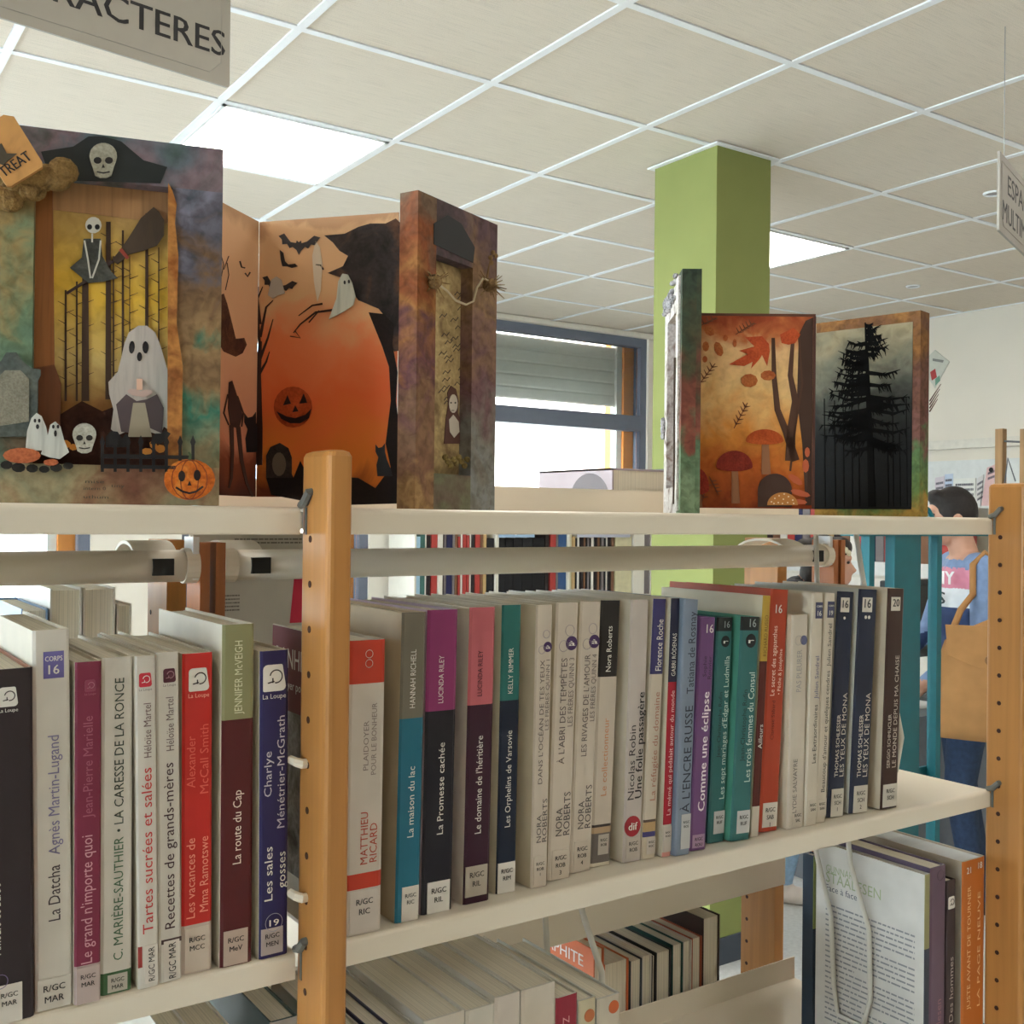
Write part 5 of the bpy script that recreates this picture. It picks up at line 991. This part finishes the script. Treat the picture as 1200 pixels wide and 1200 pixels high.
# cable duct and pale board on the right wall
struct('trim_1', mb=MB().box((XR-.045, -1, 1.945), (XR-.001, YB-.01, 2.0)), mats=mat((214, 208, 196), .6))
bdw = thing('wall_board', 'long pale board below the duct on the right wall', 'board', (XR-.02, 4, 1.62)); obj('panel', MB().box((XR-.03, 3.3, 1.60), (XR-.001, 5.2, 1.875)), mat((212, 214, 212), .5), bdw)
obj('ledge', MB().box((XR-.10, 3.3, 1.585), (XR-.001, 5.2, 1.60)), dm, bdw)
def sheet(label, pts, c, X=XR-.034, txt=None, n=4, th=.003):
    P = [onX(x, y, X) for x, y in pts]; P = [Vector((p.x, p.y, max(p.z, 1.5998))) for p in P]; t = thing('leaflet', label, 'leaflet', (X, P[0].y, min(p.z for p in P)))
    s = obj('sheet', MB().prism(P, 0, Vector((-th, 0, 0))), mat(c, .5), t)
    mb = MB(); ex = (P[1]-P[0]).normalized(); L = (P[1]-P[0]).length; ey = Vector((0, 0, 1))
    words_block(mb, P[0]+Vector((-th-.0005, 0, -.0)), ex, ey, L*.1, L*.9, -.045, .03, n, .014)
    obj('print', mb, mat((90, 86, 96), .6), s)['kind'] = 'stuff'; return t
sheet('mauve and white leaflet on the pale wall board', [(1096, 560), (1107, 558), (1107, 600), (1096, 600)], (206, 196, 204))
sheet('pale blue leaflet on the pale wall board', [(1107.5, 556), (1117, 555), (1117, 600), (1107.5, 600)], (186, 200, 220))
sheet('white sheet with small drawings on the pale wall board', [(1117.5, 561), (1144, 560), (1142, 604), (1117.5, 604)], (220, 220, 214))
sheet('grey-white leaflet between the drawings and the pink leaflet', [(1145, 561), (1153, 556), (1149, 604), (1142.5, 604)], (206, 202, 200))
lf_ = sheet('pink leaflet with a round black mark leaning on the wall board', [(1157, 548), (1167, 544), (1163, 606), (1150, 606)], (214, 178, 176), n=2)
p = onX(1161.5, 550.5, XR-.0385); obj('round_mark', MB().tube([(p.x, p.y, p.z), (p.x-.001, p.y, p.z)], .014, 14), INK, lf_.children[0])
ps = thing('poster', 'small tilted poster with red and green print high on the right wall', 'poster', (XR-.01, 3.99, 2.45))
P = [onX(x, y, XR-.003) for x, y in ((1078, 428), (1096, 410), (1113, 424), (1096, 455))]; pb = obj('sheet', MB().prism(P, 0, Vector((-.004, 0, 0))), mat((196, 196, 184), .5), ps)
for pts, c in (([(1090, 436), (1096, 432), (1098, 442), (1092, 446)], (170, 60, 60)), ([(1096, 444), (1101, 440), (1102, 446), (1096, 452)], (110, 150, 130)), ([(1093, 420), (1106, 422), (1105, 425), (1093, 423)], (130, 130, 124))):
    obj('printed_patch', MB().prism([onX(x, y, XR-.0072) for x, y in pts], 0, Vector((-.0004, 0, 0))), mat(c, .6), pb)
sd = thing('wooden_stand', 'tall slim beech stand by the right wall above the nearer post', 'stand', (5.3, 3.1, 0))
for a, b in ((1168.5, 1177), (1197.5, 1206)):
    p = onX(a, 540, 5.3); q_ = onX(b, 540, 5.3); obj('post', MB().box((5.28, q_.y, 0), (5.32, p.y, onX(a, 503, 5.3).z)), mat((168, 132, 92), .5, 'wood'), sd)
p = onX(1177, 517, 5.3); q_ = onX(1198, 518, 5.3); obj('cross_rod', MB().tube([p, q_], .006, 6), gm, sd)
p = onX(1181, 537, 5.3); obj('wire_easel', MB().tube([onX(1177.5, 566, 5.29), p, onX(1190, 564, 5.29)], .004, 6), gm, sd)
for z in (.3, 1.0, 1.5): obj('shelf_board', MB().box((5.2, onX(1206, 540, 5.3).y, z), (5.42, onX(1168.5, 540, 5.3).y, z+.02)), mat((168, 132, 92), .5, 'wood'), sd)
# ------------------------------------------------------------------ people
def limb(mb, pts, rs, n=12): mb.tube(pts, rs, n); [mb.ell(p, (r, r, r), 10, 8) for p, r in zip(pts, rs)]
def hand(mb, w, d, side, up):
    """palm at wrist w along d with four bent fingers and a thumb; side: across the palm, up: back of the hand"""
    w, d, side, up = map(Vector, (w, d, side, up)); c = w+d*.045
    mb.tube([w, w+d*.03, w+d*.08], [.026, .032, .03], 10)
    for k in (-1.3, 1.3): mb.tube([w+d*.015+side*.016*k/1.3, w+d*.085+side*.026*k/1.3], [.018, .016], 8)
    for k, (o_, l) in enumerate(((-.029, .066), (-.010, .076), (.010, .072), (.028, .056))):
        b = w+d*.085+side*o_; m_ = b+d*l*.5+up*.004; e = m_+d*l*.38-up*l*.34; mb.tube([b, m_, e], [.0098, .009, .0075], 8); mb.ell(e, (.0075,)*3, 6, 5)
    t = w+d*.03-side*.03; mb.tube([t, t+d*.03-side*.022-up*.008, t+d*.055-side*.026-up*.018], [.0125, .011, .009], 8)
def fuse(name, mb, voxel, mats, pick, parent):
    me = bpy.data.meshes.new(name); me.from_pydata(mb.v, [], mb.f); o = bpy.data.objects.new(name, me); COL.objects.link(o)
    r = o.modifiers.new('r', 'REMESH'); r.mode = 'VOXEL'; r.voxel_size = voxel; r.use_smooth_shade = True
    s = o.modifiers.new('s', 'SMOOTH'); s.iterations = 3; s.factor = .5
    dg = bpy.context.evaluated_depsgraph_get(); dg.update(); m2 = bpy.data.meshes.new_from_object(o.evaluated_get(dg)); o.modifiers.clear()
    o.data = m2; m2.materials.clear()
    for mm in mats: m2.materials.append(mm)
    for p in m2.polygons: p.material_index = pick(p.center); p.use_smooth = True
    o.parent = parent; return o
skin = mat((196, 150, 126), .55, var=.04); jeans = mat((42, 58, 84), .85, var=.15, ns=60); ltjeans = mat((150, 182, 214), .85, var=.12, ns=60)
def figure(H, root, look, pose, mats, pick, hairm, hair_fn):
    """H: standing height; pose: joint positions in the figure's own frame (x right, y forward)"""
    s = H/1.75; mb = MB(); V = lambda *p: Vector(p)*s
    mb.ell(V(0, 0, .93), (.165*s, .125*s, .13*s), 16, 10); mb.ell(V(0, .0, 1.06), (.15*s, .115*s, .15*s), 16, 10); mb.ell(V(0, .01, 1.24), (.175*s, .125*s, .18*s), 16, 10); mb.ell(V(0, -.01, 1.37), (.17*s, .095*s, .09*s), 16, 10)
    limb(mb, [V(-.165, -.01, 1.40), V(.165, -.01, 1.40)], [.062*s]*2)
    hc = V(*pose['head']); limb(mb, [V(0, -.015, 1.40), hc+V(0, -.03, -.07)], [.06*s, .054*s])
    mb.ell(hc, (.074*s, .094*s, .112*s), 18, 12); mb.ell(hc+V(0, .035, -.06), (.054*s, .056*s, .06*s), 12, 8)
    mb.tube([hc+V(0, .085, .005), hc+V(0, .110, -.03), hc+V(0, .088, -.04)], [.010*s, .016*s, .012*s], 8)
    mb.ell(hc+V(0, .09, -.062), (.022*s, .010*s, .008*s), 8, 6); mb.ell(hc+V(0, .086, -.075), (.019*s, .010*s, .007*s), 8, 6); mb.ell(hc+V(0, .092, .028), (.05*s, .012*s, .009*s), 10, 6)
    for k in (-1, 1): mb.ell(hc+V(.076*k, -.005, -.01), (.012*s, .022*s, .032*s), 8, 6)
    for k, (kn, an) in zip((-1, 1), pose['legs']):
        limb(mb, [V(.085*k, 0, .9), V(*kn), V(*an)], [.088*s, .062*s, .046*s]); an = V(*an)
        mb.tube([an+V(0, -.05, -.045), an+V(0, .06, -.05), an+V(0, .16, -.055)], [.042*s, .042*s, .03*s], 10); mb.ell(an+V(0, .15, -.056), (.042*s, .05*s, .028*s), 10, 8)
    hands = []
    for k, (el, wr) in zip((-1, 1), pose['arms']):
        limb(mb, [V(.175*k, -.01, 1.385), V(*el), V(*wr)], [.056*s, .045*s, .031*s]); d = (V(*wr)-V(*el)).normalized(); up = Vector((0, 0, 1)); side = d.cross(up).normalized() if abs(d.z) < .95 else Vector((0, 1, 0)); up = side.cross(d)
        hand(mb, V(*wr), d, side*(-k), up); hands.append(V(*wr))
    b = fuse('body', mb, .009, mats, lambda c: pick(c, s, hc, hands), root)
    hb = MB(); hair_fn(hb, hc, s); h = fuse('hair', hb, .009, [hairm], lambda c: 0, root)
    ey = MB()
    for k in (-1, 1): ey.ell(hc+V(.03*k, .082, .008), (.012*s, .009*s, .007*s), 8, 6)
    obj('eyes', ey, mat((40, 30, 26), .3), b, local=True)
    return b
def face_dir(root, d): root.rotation_euler.z = math.atan2(-d[0], d[1])
# man at the desk: blue jersey with pink and white chest panels, jeans
dv = ray(1131, 612); dv = dv/dv.dot(FW)*4.25
man = thing('person', 'person with short dark hair in a blue jersey and dark jeans leaning at the desk', 'person', (dv.x, dv.y, 0))
face_dir(man, (-.80, .60))
jl, jn, pink, wht = mat((120, 142, 178), .85, var=.1, ns=40), mat((52, 68, 104), .85, var=.12, ns=40), mat((206, 132, 152), .8), mat((214, 218, 222), .8)
def pick_man(c, s, hc, hands):
    if any((c-h).length < .15*s and c.z < h.z+.03 for h in hands) and c.y > .12: return 0
    if c.z > 1.43*s and abs(c.x) < .1*s: return 0
    if c.z < .06*s: return 6
    if c.z < .93*s and c.y < .3*s and abs(c.x) < .24*s: return 5
    if abs(c.x) > .19*s or c.y > .16*s: return 1
    if c.y > -.02:
        if 1.315*s < c.z < 1.395*s and c.y > .03: return 3
        if 1.235*s < c.z <= 1.315*s: return 4
    return 1 if c.z > 1.235*s else 2
def hair_short(hb, hc, s):
    hb.ell(hc+Vector((0, -.012, .018))*s, (.083*s, .100*s, .112*s), 16, 10); hb.ell(hc+Vector((0, -.06, -.02))*s, (.07*s, .05*s, .07*s), 12, 8); hb.ell(hc+Vector((0, .06, .085))*s, (.05*s, .04*s, .03*s), 10, 6)
figure(1.66, man, None, dict(head=(0, .06, 1.605), legs=(((-.10, .05, .5), (-.11, -.01, .085)), ((.10, -.03, .5), (.12, -.12, .085))), arms=(((-.25, .03, 1.13), (-.07, .20, .909)), ((.24, .06, 1.12), (.14, .30, .909)))), [skin, jl, jn, pink, wht, jeans, mat((60, 60, 64), .7)], pick_man, mat((34, 28, 26), .6, var=.3, ns=90), hair_short)
mb = MB(); s_ = 1.66/1.75
ex_ = Vector((-.8, -.6, 0)); c_ = Vector((-.120, .124, 0))*s_
letters(mb, 'MY', c_-ex_*.045+Vector((0, 0, 1.332*s_)), ex_, (0, 0, 1), 0, .085, 0, .05, 0, .03)
obj('jersey_lettering', mb, mat((240, 236, 236), .7), man, local=True)
mb = MB(); letters(mb, 'S', c_-ex_*.03+Vector((0, 0, 1.252*s_)), ex_, (0, 0, 1), 0, .032, 0, .045, 0, .02); obj('jersey_lettering', mb, mat((60, 68, 74), .7), man, local=True)
# tan shoulder bag against the man's hip
dv2 = ray(1160, 800); dv2 = dv2/dv2.dot(FW)*3.92
bg_ = thing('shoulder_bag', 'tan fabric shoulder bag with a round button at the hip of the man in jeans', 'bag', (dv2.x, dv2.y, dv2.z+1.5-.21)); bg_.rotation_euler.z = math.radians(-58)
def bag_body(mb):
    K = 9; N_ = 20; vs = []
    for i in range(K):
        f = i/(K-1); z = .43*f; wx = .165*(.86+.22*math.sin(math.pi*min(1, .25+f*.55))-.10*f*f+.03*math.sin(f*9)); wy = .065*(math.sin(math.pi*min(1, max(0, .12+f*.8)))**.5); 
        for j in range(N_):
            a = 2*math.pi*j/N_; c_, s2 = math.cos(a), math.sin(a); e = .8
            vs.append((wx*math.copysign(abs(c_)**e, c_)+.006*math.sin(7*a+f*8), wy*math.copysign(abs(s2)**e, s2)+.004*math.sin(5*a+f*11), z+.075*math.cos(a)*f*f+.012*math.sin(3*a)*f))
    fs = [(i*N_+j, i*N_+(j+1) % N_, (i+1)*N_+(j+1) % N_, (i+1)*N_+j) for i in range(K-1) for j in range(N_)]
    mb.quadmesh(vs, fs+[tuple(range(N_))[::-1], tuple(range((K-1)*N_, K*N_))]); return mb
bgm = mat((166, 120, 72), .85, var=.10, ns=14, bump=.5); obj('bag_body', bag_body(MB()), bgm, bg_, smooth=True, local=True)
obj('flap', MB().prism([(-.15, .0, .42), (.15, .0, .42), (.14, -.0, .30), (.04, -.0, .27), (-.04, -.0, .27), (-.14, -.0, .31)], 0, Vector((0, .012, 0))), bgm, bg_, local=True).location = (0, -.078, 0)
obj('button', MB().tube([(.0, -.080, .30), (.0, -.088, .30)], .018, 16), mat((130, 92, 52), .5), bg_, local=True)
# the strap runs from the bag up over the man's shoulder and back down
bpy.context.view_layer.update(); inv = (Matrix.Translation(bg_.location) @ Matrix.Rotation(bg_.rotation_euler.z, 4, 'Z')).inverted()
mw = Matrix.Translation(man.location) @ Matrix.Rotation(man.rotation_euler.z, 4, 'Z'); SH = lambda x, y, z: inv @ (mw @ (Vector((x, y, z))*s_))
obj('strap', MB().tube([Vector((-.125, .0, .40)), Vector((-.10, .0, .47)), SH(-.235, .055, 1.30), SH(-.205, .045, 1.415), SH(-.180, -.01, 1.462), SH(-.205, -.065, 1.415), SH(-.235, -.085, 1.30), Vector((.10, .03, .50)), Vector((.125, .0, .40))], .012, 8), bgm, bg_, local=True)
# second visitor, face in profile between the middle post and the rack
dv3 = ray(983, 668); dv3 = dv3/dv3.dot(FW)*4.12
wo = thing('person', 'person with dark hair, a cream hair clip and light jeans, head bent in profile', 'person', (dv3.x-.095, dv3.y+.12, 0)); face_dir(wo, (.62, -.784))
def pick_wo(c, s, hc, hands):
    if any((c-h).length < .15*s and c.z < h.z+.03 for h in hands) and c.y > .1: return 0
    if (c-hc).length < .135*s or (c-(hc+Vector((0, -.05, -.09)))).length < .07*s: return 0
    if c.z < .09*s: return 3
    if c.z < .93*s and abs(c.x) < .24*s and c.y < .3*s: return 2
    return 1
def hair_up(hb, hc, s):
    hb.ell(hc+Vector((0, -.022, .022))*s, (.083*s, .098*s, .108*s), 16, 10); hb.ell(hc+Vector((0, -.10, .05))*s, (.06*s, .055*s, .06*s), 12, 8); hb.ell(hc+Vector((0, .045, .072))*s, (.07*s, .058*s, .048*s), 12, 8); hb.ell(hc+Vector((0, -.065, -.06))*s, (.07*s, .06*s, .085*s), 12, 8)
figure(1.535, wo, None, dict(head=(0, .13, 1.525), legs=(((-.09, .02, .5), (-.09, -.06, .085)), ((.09, -.12, .5), (.09, -.30, .085))), arms=(((-.22, .05, 1.12), (-.14, .28, 1.02)), ((.22, .05, 1.12), (.14, .28, 1.02)))), [skin, mat((44, 44, 50), .8), ltjeans, mat((226, 214, 206), .6)], pick_wo, mat((40, 30, 26), .6, var=.3, ns=90), hair_up)
s_ = 1.535/1.75; hb = MB()
for k in range(4): hb.ell(Vector((.070-.004*k, .13+.050+.012*k, 1.525+.085-.012*k))*s_, (.010, .009, .012), 8, 6)
obj('hair_clip', hb, mat((206, 196, 166), .5), wo, local=True)
